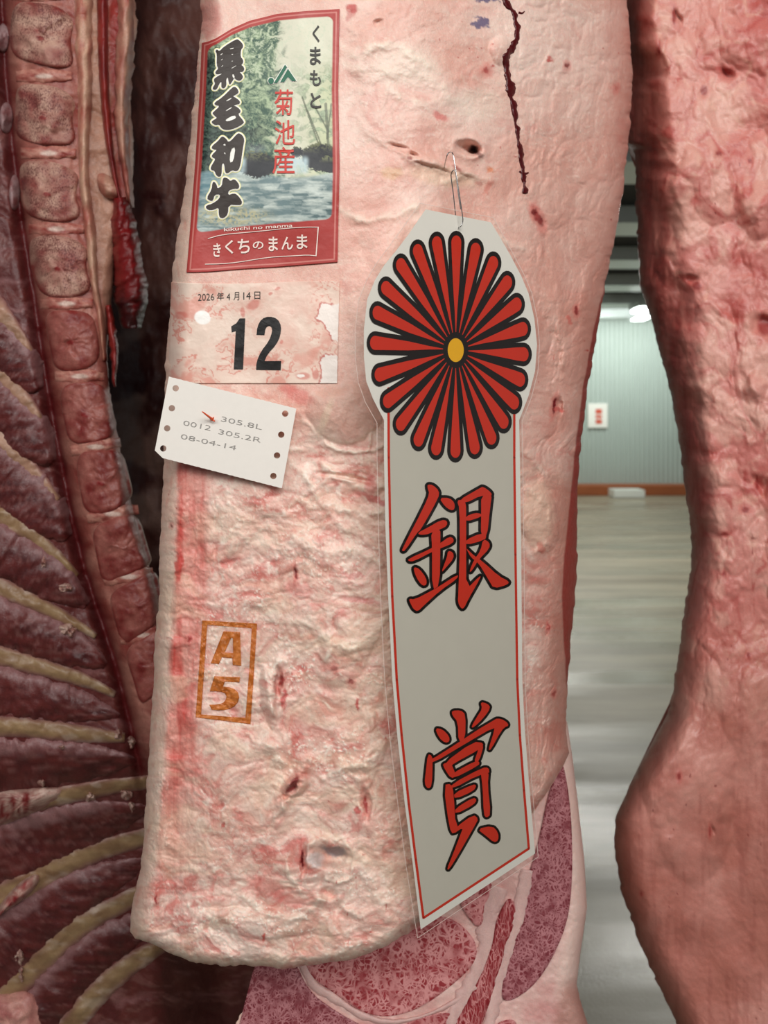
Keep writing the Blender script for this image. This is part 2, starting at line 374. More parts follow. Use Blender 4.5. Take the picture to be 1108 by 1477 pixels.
tag(quad_box('floor', -9, 9, -4, WALLY+.2, -.1, 0, fmat()), kind='structure')
tag(quad_box('ceiling', -9, 9, -4, WALLY+.2, CEIL+.22, CEIL+.3, plain('dark_ceiling', (22, 24, 26), .6, .3)), kind='structure')
xs = np.arange(-9, 9.0001, .0225); prof = np.tile([0, 0, .035, .035], len(xs)//4+1)[:len(xs)]
V = np.concatenate([np.stack([xs, WALLY-prof, np.zeros_like(xs)], -1), np.stack([xs, WALLY-prof, np.full_like(xs, CEIL+.3)], -1),
                    np.stack([xs, np.full_like(xs, WALLY+.08), np.zeros_like(xs)], -1), np.stack([xs, np.full_like(xs, WALLY+.08), np.full_like(xs, CEIL+.3)], -1)])
n = len(xs); i = np.arange(n-1)
tag(mesh('wall_back', V, [np.stack([i, i+1, i+1+n, i+n], -1), np.stack([i+2*n, i+3*n, i+1+3*n, i+1+2*n], -1)],
         plain('wall_sheet', (176, 188, 180), .38, .4, 0, .05, 3.), None, None, False), kind='structure')
M_BEAM = plain('beam_steel', (206, 214, 210), .35, .5, .2)
for k in range(8):
    y = 2.3+k*1.75
    tag(quad_box('trim_%d' % (k+1), -9, 9, y-.27, y+.27, CEIL+.06, CEIL+.22, M_BEAM), kind='structure')
tag(quad_box('baseboard_back', -9, 9, WALLY-.42, WALLY-.015, 0, .2, plain('kerb_paint', (150, 84, 48), .5, .4, 0, .2, 4.), None, .02), kind='structure')
def at(px, py, D): return P(px, py, D)
# wall sign, low white tray, hall lights
a, b_ = P(848, 582, WALLY-.03), P(876, 617, WALLY-.03)
sg = root('wall_sign', 'small white notice with red marks on the pale corrugated wall', 'sign', ((a[0]+b_[0])/2, WALLY-.03, b_[2]))
quad_box('sign_board', a[0], b_[0], WALLY-.06, WALLY-.036, b_[2], a[2], plain('sign_white', (236, 236, 226), .5, .4), sg, .004)
M_SRED = plain('sign_red', (206, 92, 70), .5, .3)
for ya, yb in ((590, 597), (599, 603), (605, 611)):
    c0, c1 = P(858, ya, WALLY), P(867, yb, WALLY)
    tag(quad_box('sign_mark', c0[0], c1[0], WALLY-.066, WALLY-.06, c1[2], c0[2], M_SRED, sg), 'blurred red character on the notice')
c0, c1 = P(884, 710, 14.1), P(928, 722, 14.1)  # low open white object, left unidentified
tr = root('white_object', 'low white tray on the floor at the foot of the red kerb', 'tray', ((c0[0]+c1[0])/2, 14.2, 0))
M_WHITEOBJ = plain('object_white', (226, 230, 222), .35, .5)
quad_box('object_base', c0[0], c1[0], 14.0, 14.38, 0, .03, M_WHITEOBJ, tr, .01)
for x0, x1, y0, y1 in ((c0[0], c1[0], 14.0, 14.02), (c0[0], c1[0], 14.36, 14.38), (c0[0], c0[0]+.02, 14.02, 14.36), (c1[0]-.02, c1[0], 14.02, 14.36)):
    quad_box('object_side', x0, x1, y0, y1, .0, .15, M_WHITEOBJ, tr, .006)
def emit(name, col, s):
    m = bpy.data.materials.new(name); m.use_nodes = True; nt = m.node_tree; nt.nodes.clear()
    e = N(nt, 'ShaderNodeEmission'); e.inputs[0].default_value = (*col, 1); e.inputs[1].default_value = s
    o = N(nt, 'ShaderNodeOutputMaterial'); nt.links.new(e.outputs[0], o.inputs[0]); return m
M_LAMP = emit('lamp_glow', (.92, 1., .96), 9.)
for px, py, D, lab in ((926, 446, 12.0, 'bright ceiling lamp in the hall, the upper of the two'), (924, 458, 13.9, 'bright ceiling lamp in the hall nearer the back wall, the lower of the two')):
    p = P(px, py, D)
    r_ = root('ceiling_light', lab, 'lamp', (p[0], D, p[2]-.05), 'ceiling lamps of the hall')
    quad_box('lamp_tube', p[0]-.11, p[0]+.11, D-.2, D+.2, p[2]-.04, p[2]+.01, M_LAMP, r_, .02)
    quad_box('lamp_housing', p[0]-.13, p[0]+.13, D-.25, D+.25, p[2]+.01, CEIL+.0, M_BEAM, r_, .01)

# ------------------------------------------------------------------ the front beef side
Lm = spl([(288, -60), (290, 0), (292, 30), (288, 60), (283, 110), (278, 160), (272, 220), (266, 270), (258, 330), (250, 380), (245, 440), (240, 500), (239, 530), (238, 560), (236, 620), (236, 680),
          (233, 740), (230, 800), (230, 850), (224, 920), (222, 980), (218, 1040), (212, 1120), (208, 1200), (203, 1250), (194, 1290), (189, 1325), (189, 1400)])
Rm = spl([(900, -60), (905, 0), (912, 100), (910, 170), (905, 220), (895, 300), (880, 380), (868, 440), (862, 480), (848, 560), (838, 640), (833, 700), (833, 790), (830, 860), (823, 930), (818, 1010), (817, 1060), (822, 1085), (822, 1400)])
Bm = splx([(189, 1345), (195, 1353), (230, 1366), (270, 1385), (300, 1393), (350, 1393), (420, 1397), (470, 1390), (500, 1385), (530, 1375), (560, 1362), (590, 1345), (620, 1325), (660, 1290), (700, 1250), (740, 1210), (770, 1170), (790, 1140), (810, 1108), (822, 1085)])
FLAT = [(262, 5, 498, 400, .22), (240, 400, 496, 560, .30), (222, 535, 432, 708, .55)]
DENTS = [(677, 212, 16, 9, 10, .014), (684, 215, 8, 6, 0, .010), (583, 219, 24, 5, 22, .004), (592, 226, 8, 5, 10, .005), (478, 1236, 26, 15, 14, .012), (436, 1240, 4, 22, 4, .006),
         (420, 1135, 6, 22, 35, .007), (403, 985, 5, 22, 5, .006), (528, 1160, 7, 22, -10, .006), (806, 585, 4, 12, 10, .005), (426, 828, 2.5, 9, -8, .003), (500, 690, 40, 4, 10, .004), (547, 32, 7, 5, 0, .003),
         (780, 315, 7, 16, -30, .003), (470, 1290, 14, 9, 0, .005)]
BUMPS = [(497, 596, 56, 42, 0, .006), (425, 1128, 22, 14, -50, .007), (388, 1005, 12, 50, 0, .005), (720, 70, 18, 20, 0, .004), (610, 232, 50, 8, 18, .003), (665, 240, 30, 6, 12, .003), (505, 940, 34, 60, 30, .004),
         (440, 1262, 70, 60, 0, .004), (390, 1330, 110, 22, 4, .004), (775, 745, 26, 50, -10, .005), (820, 500, 16, 46, -15, .003), (520, 1080, 40, 60, 20, .004)]
FOLDS = [([(572, 860), (545, 912), (508, 934), (484, 930), (456, 905), (425, 896)], 6, .0016, .8), ([(486, 930), (472, 950), (463, 958)], 5, .0022, .9), ([(438, 603), (468, 640), (500, 656), (540, 650), (562, 636)], 3, .0016, .7),
         ([(538, 618), (532, 640), (524, 652)], 3, .0012, .6), ([(446, 1096), (426, 1122), (408, 1150), (398, 1186)], 8, .0050, .55), ([(404, 950), (392, 978), (388, 1010), (398, 1042)], 7, .0042, .6), ([(350, 1290), (384, 1318), (412, 1328), (446, 1316), (470, 1296)], 6, .0020, .8),
         ([(410, 1240), (418, 1262), (434, 1284)], 5, .0024, .9), ([(448, 1218), (474, 1204), (500, 1212), (514, 1240), (508, 1264), (488, 1274), (470, 1268)], 4, .0022, .6), ([(572, 700), (530, 706), (492, 690), (466, 668)], 6, .0022, .6), ([(572, 742), (530, 742), (500, 730), (470, 735), (440, 728)], 8, .0022, .6),
         ([(468, 1122), (495, 1108), (520, 1104), (552, 1086)], 8, .0026, .7), ([(360, 1060), (384, 1076), (412, 1100)], 7, .0022, .6), ([(392, 640), (420, 650), (440, 646)], 4, .0016, .6), ([(640, 262), (662, 256), (690, 252), (708, 258)], 6, .0018, .6), ([(590, 226), (620, 236), (660, 250)], 8, .0022, .3),
         ([(410, 655), (440, 690), (470, 735), (500, 760)], 6, .0018, .5), ([(300, 1060), (330, 1075), (350, 1100)], 6, .0008, .4), ([(480, 60), (520, 80), (540, 64), (580, 70), (620, 96)], 7, .0010, .7), ([(500, 90), (540, 110), (600, 104), (640, 130)], 8, .0010, .6), ([(560, 130), (600, 150), (650, 140)], 8, .0009, .6),
         ([(490, 300), (530, 318), (560, 312), (600, 296)], 7, .0014, .6), ([(700, 330), (730, 352), (760, 360)], 7, .0014, .6), ([(770, 420), (800, 450), (812, 500), (806, 540)], 10, .0026, .3), ([(756, 690), (790, 730), (800, 780), (770, 800)], 8, .0030, .5), ([(745, 640), (770, 660), (790, 690)], 7, .0020, .4),
         ([(240, 1372), (300, 1384), (380, 1386), (470, 1380), (540, 1362), (600, 1330)], 8, .0012, .6), ([(480, 1300), (520, 1320), (500, 1350)], 10, .0016, .4), ([(520, 1240), (545, 1280), (560, 1330)], 9, .0016, .3), ([(430, 780), (470, 800), (510, 796), (550, 810)], 9, .0018, .5), ([(300, 780), (340, 770), (380, 790)], 10, .0014, .5)]
def folds(px, py):
    h = 0*px; k = 0*px; wx = px+7*fbm(px/26, py/26, 3, 410)+2.5*fbm(px/7, py/7, 2, 413); wy = py+7*fbm(px/26, py/26, 3, 415)+2.5*fbm(px/7, py/7, 2, 418); br = np.clip(.75+.9*fbm(px/18, py/18, 3, 420), .1, 1.3)
    for pts, w_, hh, kk in FOLDS:
        a = np.array(pts, float); m = (px > a[:, 0].min()-40) & (px < a[:, 0].max()+40) & (py > a[:, 1].min()-40) & (py < a[:, 1].max()+40)
        if not m.any(): continue
        x, y = wx[m], wy[m]; d = np.full(x.shape, 1e9)
        for p, q in zip(a[:-1], a[1:]):
            t = np.clip(((x-p[0])*(q[0]-p[0])+(y-p[1])*(q[1]-p[1]))/((q-p)**2).sum(), 0, 1); d = np.minimum(d, np.hypot(x-p[0]-t*(q[0]-p[0]), y-p[1]-t*(q[1]-p[1])))
        e = np.exp(-(d/w_)**2)*br[m]; h[m] += hh*e; k[m] = np.maximum(k[m], kk*np.exp(-(d/(w_*.8))**2)*br[m])
    return h, np.clip(k, 0, 1)
def mflat(px, py):
    m = 1.0
    for x0, y0, x1, y1, k in FLAT:
        i = ss(x0-14, x0+4, px)*(1-ss(x1-4, x1+14, px))*ss(y0-14, y0+4, py)*(1-ss(y1-4, y1+14, py)); m = m*(1-(1-k)*i)
    return m
def warp(px, py, s, a, seed): return px+a*fbm(px/s, py/s, 3, seed), py+a*fbm(px/s, py/s, 3, seed+7)
def crumb(px, py):
    g = ss(-.05, .35, fbm(px/70, py/60, 3, 35))*(.35+.65*ss(620, 900, py)); return ss(.38, .62, vn(px/3.6, py/3.4, 36)*.7+vn(px/1.9, py/2.0, 37)*.5)*g
_KX = np.arange(100, 1021, 4.0)
_kd = np.interp(_KX, [180, 300, 420, 540, 600, 650, 700, 760, 800, 850, 900, 930, 1000], [.466, .459, .455, .454, .457, .468, .484, .507, .527, .560, .605, .635, .71])
_kw = np.exp(-(np.arange(-24, 25)/9.)**2); _kw /= _kw.sum()
_KD = np.convolve(np.pad(_kd, 24, mode='edge'), _kw, 'valid')
def Dbase(px, py):
    L, R, B = Lm(py), Rm(py), Bm(px)
    d = np.interp(px, _KX, _KD)
    a = np.clip((px-L)/30, 0, 1); d = d+.034*(1-np.sqrt(np.clip(1-(1-a)**2, 0, 1)))
    b = np.clip((R-px)/34, 0, 1); d = d+.045*(1-np.sqrt(np.clip(1-(1-b)**2, 0, 1)))
    c = np.clip((B-py)/20, 0, 1); return d+.016*(1-np.sqrt(np.clip(1-(1-c)**2, 0, 1)))
def Dmain(px, py):
    px = np.asarray(px, float); py = np.asarray(py, float); m = mflat(px, py)
    wx, wy = warp(px, py, 60., 22, 3); rt = ss(690, 790, px); low = ss(560, 760, py)*(1-rt)
    pa = ss(-.15, .35, fbm(px/90, py/70, 3, 25))
    fb = np.clip(ridge(wx/26, wy/17, 3, 27), 0, 1.2)**6*pa
    h = .0038*fbm(px/120, py/150, 3, 1)+m*((.0022*fbm(wx/40, wy/34, 3, 5)+.0003*(ridge(wx/40, wy/26, 3, 6)-.5))*(1-.5*rt)*(.5+.6*low)+.0036*rt*(.35*fbm(wx/15, wy/50, 3, 9)+.9*(billow(wx/24, wy/58, 3, 10)-.5)+.5*(billow(wx/11, wy/20, 3, 16)-.5))+.0016*low*(1-rt)*(billow(wx/34, wy/28, 3, 12)-.5)+.0006*crumb(px, py)+.0010*(.25+.75*low)*(1-.6*rt)*(billow(wx/15, wy/12, 3, 424)-.5)+.0007*fb*(.6+.6*low)+.0007*fbm(wx/12, wy/9, 3, 14)*(.35+.65*low)*(.4+.8*pa)+.0003*fbm(px/4.2, py/4.0, 2, 21)*(.5+.5*low))
    vl = ss(25, 45, px-Lm(py))*(1-ss(75, 105, px-Lm(py)))*ss(560, 680, py)
    h = h+vl*m*(.0004*fbm(px/5, py/50, 3, 31)-.0010)
    px, py = np.atleast_1d(px), np.atleast_1d(py); h = h+m*folds(px, py)[0]
    for cx, cy, rx, ry, ro, dp in DENTS:
        q = ell(wx*.25+px*.75+3*fbm(px/9, py/9, 2, 33), wy*.25+py*.75, cx, cy, rx*.9, ry*.9, ro); h = h-dp*.85*np.exp(-q**3)+dp*.10*np.exp(-((q-1.6)/.5)**2)
    for cx, cy, rx, ry, ro, dp in BUMPS:
        q = ell(wx*.5+px*.5, wy*.5+py*.5, cx, cy, rx, ry, ro); h = h+m*dp*np.clip(1-q*q, 0, 1)**.7
    return Dbase(px, py)-h
SPOTS = [(776, 742, 26, 58, 0, 234, 200, 176, .6), (302, 28, 22, 34, 0, 206, 112, 108, .6), (282, 80, 6, 60, 0, 222, 150, 140, .5), (505, 20, 5, 14, 30, 190, 80, 76, .5), (690, 150, 40, 26, 0, 240, 222, 204, .4), (585, 95, 60, 34, 0, 242, 224, 206, .45), (640, 255, 60, 16, 10, 236, 208, 176, .4), (776, 315, 5, 14, -25, 130, 20, 25, .9), (770, 305, 4, 7, 0, 120, 15, 20, .9), (702, 102, 6, 6, 0, 170, 40, 40, .8), (793, 85, 5, 5, 0, 190, 50, 45, .8), (817, 95, 3, 6, 0, 120, 15, 20, .9), (889, 127, 4, 5, 0, 170, 40, 40, .6),
         (634, 168, 14, 6, 25, 215, 110, 105, .7), (508, 12, 8, 6, 30, 190, 60, 55, .8), (800, 585, 3, 13, 10, 110, 12, 18, 1), (807, 592, 9, 4, 10, 190, 70, 65, .7), (427, 828, 3, 8, -8, 130, 20, 25, .9),
         (247, 758, 3, 3, 0, 120, 30, 30, .8), (258, 820, 7, 26, 5, 196, 48, 42, .75), (273, 922, 4, 4, 0, 160, 40, 40, .8), (406, 980, 4, 12, 5, 150, 22, 28, .9), (410, 1008, 5, 16, 5, 190, 60, 60, .8),
         (422, 1132, 6, 20, 40, 125, 18, 24, .95), (436, 1240, 2.4, 16, 2, 110, 14, 20, 1), (528, 1160, 4, 15, -8, 150, 25, 30, .9), (515, 1168, 5, 6, 0, 190, 60, 60, .8), (225, 1298, 3, 9, 5, 160, 24, 28, .9),
         (380, 1352, 3, 8, 0, 205, 70, 60, .9), (540, 720, 28, 5, 20, 190, 80, 80, .7), (535, 700, 10, 16, 0, 200, 90, 90, .6), (508, 985, 4, 5, 0, 150, 30, 34, .8), (515, 1015, 3, 10, -10, 190, 60, 60, .8), (481, 963, 5, 4, 0, 165, 50, 50, .7),
         (690, 222, 9, 5, 20, 130, 92, 86, .8), (684, 214, 7, 6, 0, 110, 74, 70, .8), (707, 245, 7, 6, 0, 215, 120, 70, .7), (705, 270, 5, 14, 25, 210, 120, 105, .6), (566, 250, 20, 10, 0, 224, 184, 140, .55), (592, 228, 5, 4, 0, 150, 80, 76, .8),
         (482, 1228, 23, 9, 14, 118, 114, 118, .9), (455, 1240, 14, 12, 0, 206, 200, 198, .7), (385, 1280, 34, 16, 20, 205, 104, 96, .6), (420, 1300, 30, 10, 10, 210, 110, 104, .5), (832, 448, 3, 6, 0, 140, 20, 26, .9), (822, 462, 4, 8, 0, 206, 90, 80, .6),
         (430, 570, 24, 14, 20, 214, 112, 104, .6), (415, 560, 16, 8, 0, 216, 120, 110, .6), (322, 1190, 3, 4, 0, 190, 50, 46, .7), (780, 790, 6, 9, 0, 190, 70, 60, .5), (690, 265, 6, 4, 0, 170, 86, 80, .5),
         (510, 830, 20, 5, 5, 205, 110, 110, .5), (520, 865, 34, 5, 8, 200, 100, 100, .55), (430, 850, 30, 12, 10, 206, 110, 106, .45), (800, 1000, 2, 5, 0, 160, 40, 40, .8), (790, 905, 2, 6, 0, 160, 44, 44, .8), (660, 242, 8, 4, 30, 170, 95, 88, .8)]
def Cmain(px, py):
    wx, wy = warp(px, py, 60., 22, 3); L, R = Lm(py), Rm(py)
    pale, pink, red, white = lin((238, 206, 192)), lin((224, 168, 152)), lin((202, 98, 90)), lin((246, 228, 214))
    low = ss(520, 700, py)
    f = np.clip(.5+.95*fbm(wx/90, wy/70, 5, 44)+.10*low, 0, 1); c = mixc(pale+0*f[..., None], pink, f*.9)
    f = ss(.22, .62, fbm(wx/44, wy/34, 5, 48)+.14*low-.05)*(.30+.45*low); c = mixc(c, red, f*.95)
    f = ss(.60, .92, ridge(wx/24, wy/18, 4, 52))*(.25+.55*low); c = mixc(c, white, f)
    f = ss(.55, .75, ridge(wx/8, wy/7, 3, 55))*(.15+.3*low)*ss(-.2, .3, fbm(wx/60, wy/60, 2, 57)); c = mixc(c, white, f)
    pa = ss(-.15, .35, fbm(px/90, py/70, 3, 25)); w2x, w2y = warp(px, py, 60., 22, 3); fb = np.clip(ridge(w2x/26, w2y/17, 3, 27), 0, 1.2)**6*pa; c = mixc(c, white, np.clip(fb*(.35+.4*low), 0, .8))
    f = ss(.15, .5, fbm(wx/17, wy/13, 4, 96))*(.10+.42*low); c = mixc(c, lin((212, 116, 108)), f)
    f = ss(.25, .6, fbm(px/5, py/4.5, 3, 98))*(.06+.22*low); c = mixc(c, lin((216, 120, 112)), f)
    f = ss(.0, .45, fbm(wx/52, wy/40, 4, 101))*low*.45; c = mixc(c, lin((222, 198, 178)), f)
    c = mixc(c, lin((246, 230, 212)), folds(px, py)[1]*.85)
    b2 = billow(wx/15, wy/12, 3, 424); c = mixc(c, white, ss(.56, .76, b2)*(.10+.20*low)); c = mixc(c, lin((204, 120, 112)), ss(.36, .2, b2)*(.1+.4*low))
    c = mixc(c, lin((250, 236, 222)), crumb(px, py)*.75)
    # the cut edge on the left: cream rim, then a red streaked band
    e = px-L; f = (1-ss(12, 30, e)); c = mixc(c, lin((240, 208, 188)), f*.7)
    st = .62+.6*fbm(px/9, py/90, 4, 60)+.5*fbm(px/22, py/50, 3, 61); f = ss(18, 30, e+5*fbm(px/30, py/40, 2, 4))*(1-ss(44, 84, e))*ss(560, 690, py)*(1-ss(1120, 1330, py)); c = mixc(c, lin((216, 128, 116)), f*.7); c = mixc(c, lin((194, 66, 58)), np.clip(f*(st-.25)*1.2, 0, .9))
    f = ss(5, 0, np.abs(e-7-5*fbm(py/40, py*0, 2, 3)))*ss(.0, .5, fbm(px/9, py/14, 3, 71))*.4; c = mixc(c, lin((222, 140, 122)), f)
    # yellowish dry patch, right flank with its shading falloff painted in as duller brown, deep red inner edge of the flank
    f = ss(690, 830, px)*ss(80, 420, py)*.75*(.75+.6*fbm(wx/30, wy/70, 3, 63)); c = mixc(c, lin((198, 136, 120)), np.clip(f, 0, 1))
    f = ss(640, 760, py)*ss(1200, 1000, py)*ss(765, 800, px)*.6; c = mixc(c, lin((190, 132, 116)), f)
    f = ss(560, 880, py)*ss(-.1, .4, fbm(wx/70, wy/30, 4, 67))*.35*(1-ss(690, 760, px)); c = mixc(c, lin((228, 204, 176)), f)
    wd = np.interp(py, [380, 480, 640, 700, 800, 860, 930, 1010], [0, 8, 9, 10, 20, 21, 11, 0]); f = ss(0, 3, wd-(R-px))*ss(.5, 2, wd); c = mixc(c, lin((150, 52, 44)), f*.95)
    f = ss(70, 0, R-px)*ss(420, 100, py)*.35; c = mixc(c, lin((176, 84, 70)), f)
    # clear membrane dome
    q = ell(wx*.3+px*.7, wy*.3+py*.7, 497, 592, 52, 40); c = mixc(c, lin((214, 172, 156)), ss(1.1, .7, q)*.7); c = mixc(c, lin((236, 206, 188)), np.exp(-((q-1.08)/.09)**2)*.7*ss(590, 630, py))
    q = ell(px, py, 470, 600, 8, 40, 20); c = mixc(c, lin((226, 206, 180)), ss(1.1, .3, q)*.5)
    # small red flecks
    v = vn(px/5.5, py/6.5, 75); f = ss(.90, .97, v)*ss(.1, .5, fbm(px/80, py/80, 2, 77)); c = mixc(c, lin((176, 50, 48)), f*.75)
    for cx, cy, rx, ry, ro, r, g, b, k in SPOTS:
        q = ell(px+4*fbm(px/7, py/7, 3, 80), py+4*fbm(px/7, py/7, 3, 83), cx, cy, rx, ry, ro); c = mixc(c, lin((r, g, b)), ss(1.15, .55, q)*k)
        if r < 175 and g < 60: c = mixc(c, lin((206, 92, 84)), ss(2.6, .9, q)*.45*(1-ss(1.15, .55, q)))
    for cx, cy, rx, ry, ro in ((696, 32, 14, 9, 10), (705, -2, 26, 7, 5)):
        q = ell(px, py, cx, cy, rx, ry, ro)+.9*fbm(px/6, py/6, 3, 88); c = mixc(c, lin((84, 78, 120)), ss(1.0, .6, q)*.85)
    return c
NU, NV = 430, 930
s_ = np.linspace(0, 1, NU); s_ = .55*s_+.45*(1-np.cos(np.pi*s_))/2
t_ = np.linspace(0, 1, NV); t_ = 1-(1-t_)**1.06
bot = Bm(189+s_*(822-189))
py = -260+t_[:, None]*(bot[None, :]+260); px = Lm(py)+s_[None, :]*(Rm(py)-Lm(py))
edge = 2.2*fbm(py/14, px*0+3, 3, 90)*np.clip(1-(px-Lm(py))/12, 0, 1)-2.4*fbm(py/16, px*0+8, 3, 92)*np.clip(1-(Rm(py)-px)/12, 0, 1); pxd = px+edge
pyd = py+3.0*fbm(px/14, px*0+2, 3, 94)*np.clip(1-(bot[None, :]-py)/14, 0, 1)
beef = root('beef_side', 'front hanging beef side with pale fat cover, paper labels and an orange grade stamp', 'beef', tuple(P(500, 1540, .56)), 'hanging beef sides')
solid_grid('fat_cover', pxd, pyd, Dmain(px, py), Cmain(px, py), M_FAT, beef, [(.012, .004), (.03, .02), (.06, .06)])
# grade stamp
def z(o, s, pts): return [(o[0]+x/s, o[1]+y/s) for x, y in pts]
SZ = lambda pts: z((270, 880), 8.208, pts)
fr = [SZ([(180, 122), (500, 140), (828, 160), (800, 600), (750, 1350), (430, 1310), (100, 1270), (140, 700)]), SZ([(238, 175), (500, 195), (765, 215), (740, 650), (690, 1275), (400, 1255), (165, 1235), (205, 650)])]
A_ = [SZ([(430, 250), (625, 262), (640, 660), (540, 650), (535, 570), (410, 560), (375, 640), (280, 630)]), SZ([(520, 325), (445, 500), (545, 510), (540, 330)])]
five = [SZ([(322, 782), (626, 795), (618, 856), (446, 846), (426, 905), (500, 912), (560, 935), (602, 975), (616, 1035), (600, 1090), (560, 1140), (505, 1168), (440, 1184), (370, 1188), (290, 1178), (262, 1120), (330, 1118), (385, 1112), (430, 1094), (458, 1060), (466, 1020), (446, 985), (405, 968), (340, 962), (268, 962)])]
def Cst(px, py):
    f = np.clip(.5+1.1*fbm(px/5, py/5, 4, 100), 0, 1); c = mixc(lin((176, 92, 30))+0*f[..., None], lin((206, 124, 62)), f)
    return mixc(c, lin((226, 160, 122)), ss(.25, .6, fbm(px/3, py/3, 3, 105))*.5)
for nm, cs in (('stamp_frame', fr), ('stamp_letter', A_), ('stamp_digit', five)):
    tag(sheet(nm, cs, Dmain, .0005, M_PAINT, beef, 2.6, .0005, Cst, True), {'stamp_frame': 'orange ink rectangle of the grade stamp', 'stamp_letter': 'orange ink letter A', 'stamp_digit': 'orange ink digit 5'}[nm])
# blood streak
bl = [(720, -60), (725.7, 0), (735, 10), (742, 20), (748, 49), (740, 65), (730, 83), (732, 106), (740, 150), (746, 187), (752, 231), (756, 252), (758, 279)]
bc = lambda x, y, u: np.broadcast_to(lin((70, 10, 14)), x.shape+(3,))
tag(strip('blood_streak', bl, np.array([3, 3.4, 4, 3.6, 3.6, 5, 6.5, 4.4, 3.0, 2.8, 3.0, 4.2, 2.6])*1.35, Dmain, .0011, M_BLOOD, beef, bc, 160, 7, .0005, 3, .0012, 1.1), 'dark red dried blood streak')
strip('blood_streak', [(748, 18), (754, 20), (757, 16)], [2.2, 2.0, 1], Dmain, .0006, M_BLOOD, beef, bc, 12, 7, 0, 3, .001, .5)
strip('blood_streak', [(749, 247), (756, 252), (763, 249)], [1.6, 3.4, 1.2], Dmain, .0006, M_BLOOD, beef, bc, 12, 7, 0, 3, .001, .5)
# the ribeye face below the flap: fat slab, marbled muscles, seam
Lr = spl([(420, 1040), (400, 1330), (372, 1395), (356, 1440), (343, 1477), (322, 1560)])
Rr = spl([(818, 1040), (825, 1085), (833, 1150), (843, 1240), (847, 1310), (838, 1370), (832, 1420), (838, 1445), (848, 1477), (858, 1560)])
def Drib(px, py):
    d = np.interp(py, [1040, 1300, 1480, 1570], [.600, .572, .552, .545])
    a = np.clip((Rr(py)-px)/22, 0, 1); d = d+.02*(1-np.sqrt(np.clip(1-(1-a)**2, 0, 1)))
    return d-.0012*fbm(px/60, py/60, 3, 110)
py = np.linspace(1040, 1720, 300)[:, None]*np.ones((1, 220)); s2 = np.linspace(0, 1, 220)[None, :]
px = Lr(py)+s2*(Rr(py)-Lr(py)); px = px+(4.5*fbm(py/9, px*0+1, 3, 112)*np.clip(1-(px-Lr(py))/10, 0, 1))
fl = .5+.9*fbm(px/30, py/30, 4, 114); col = mixc(lin((226, 190, 180))+0*fl[..., None], lin((208, 150, 144)), np.clip(fl, 0, 1))
rim = ss(40, 18, Rr(py)-px); col = mixc(col, lin((232, 202, 190)), rim*.8)
f = ss(14, 3, px-Lr(py)); col = mixc(col, lin((226, 192, 176)), f*.8)
f = ss(1405, 1440, py+.35*(838-px))*ss(800, 822, px+.2*(py-1420)); col = mixc(col, lin((172, 120, 108)), f*.8)
cut = solid_grid('cut_face', px, py, Drib(px, py)-.0006*fbm(px/5, py/5, 3, 113), col, M_FAT, beef, [(.01, .004), (.05, .03), (.10, .10)])
tag(cut, 'cut rib face with marbled red ribeye below the fat flap')
ZR = lambda pts: z((340, 1100), 2.131, pts)
M_EYE = marbled('ribeye_marbling', (150, 48, 54), (214, 146, 144), 135., 300., .16, .17)
M_CAP = marbled('cap_marbling', (124, 50, 58), (184, 122, 126), 210., 430., .15, .17)
M_SEAM = marbled('seam_marbling', (140, 38, 44), (206, 136, 134), 160., 330., .07, .09, (1.5, 1.5, .35))
muscles = [('ribeye_muscle', M_EYE, [(180, 560), (330, 540), (440, 500), (560, 470), (640, 470), (700, 500), (745, 560), (735, 620), (660, 690), (560, 760), (460, 785), (380, 765), (300, 705), (235, 665)]),
           ('cap_muscle', M_CAP, [(1000, -20), (1020, 60), (1035, 200), (1035, 400), (1010, 530), (930, 680), (830, 745), (812, 700), (860, 530), (890, 380), (930, 250), (960, 100)]),
           ('seam_muscle', M_SEAM, [(845, 400), (868, 470), (832, 560), (795, 700), (762, 790), (740, 860), (640, 860), (710, 740), (760, 640), (790, 560), (800, 480)]),
           ('side_muscle', M_CAP, [(74, 560), (180, 600), (222, 700), (300, 760), (400, 815), (470, 850), (600, 870), (600, 930), (-20, 930), (15, 790)]),
           ('upper_muscle', M_EYE, [(680, 420), (790, 350), (782, 420), (752, 520), (710, 470)]),
           ('lower_muscle', M_EYE, [(500, 815), (560, 785), (650, 765), (668, 778), (620, 850), (520, 870)]),
           ('edge_muscle', M_EYE, [(800, 800), (850, 785), (870, 810), (830, 850), (790, 850)])]
for nm, mt, pts in muscles:
    sheet(nm, [chaikin(ZR(pts), 2)], Drib, .0016, mt, cut, 9., .004, None, True)
M_SEAMFAT = M_FAT
def cfat(x, y, u):
    c = np.broadcast_to(lin((222, 184, 176)), x.shape+(3,)); return mixc(c, lin((190, 146, 144)), np.clip(.4+.8*fbm(x/6, y/40, 3, 7), 0, 1)*.5)
for ln, hw in (([(805, 380), (770, 480), (775, 560), (735, 660), (690, 745), (640, 840)], [15, 16, 14, 13, 13, 12]), ([(900, 330), (880, 450), (845, 560), (815, 660), (790, 740), (770, 850)], [13, 14, 12, 11, 11, 10]),
               ([(205, 620), (240, 690), (290, 715), (370, 770), (450, 800), (560, 790), (660, 745), (740, 690)], [7, 8, 6, 6, 4, 3, 5, 7])):
    strip('fat_seam', ZR(ln), np.array(hw), Drib, .0019, M_FAT, cut, cfat, 70, 9, .0002, 4, .0004, .45)

# ------------------------------------------------------------------ labels stuck on the front side
def Dstick(k):
    return lambda x, y: Dmain(x, y)
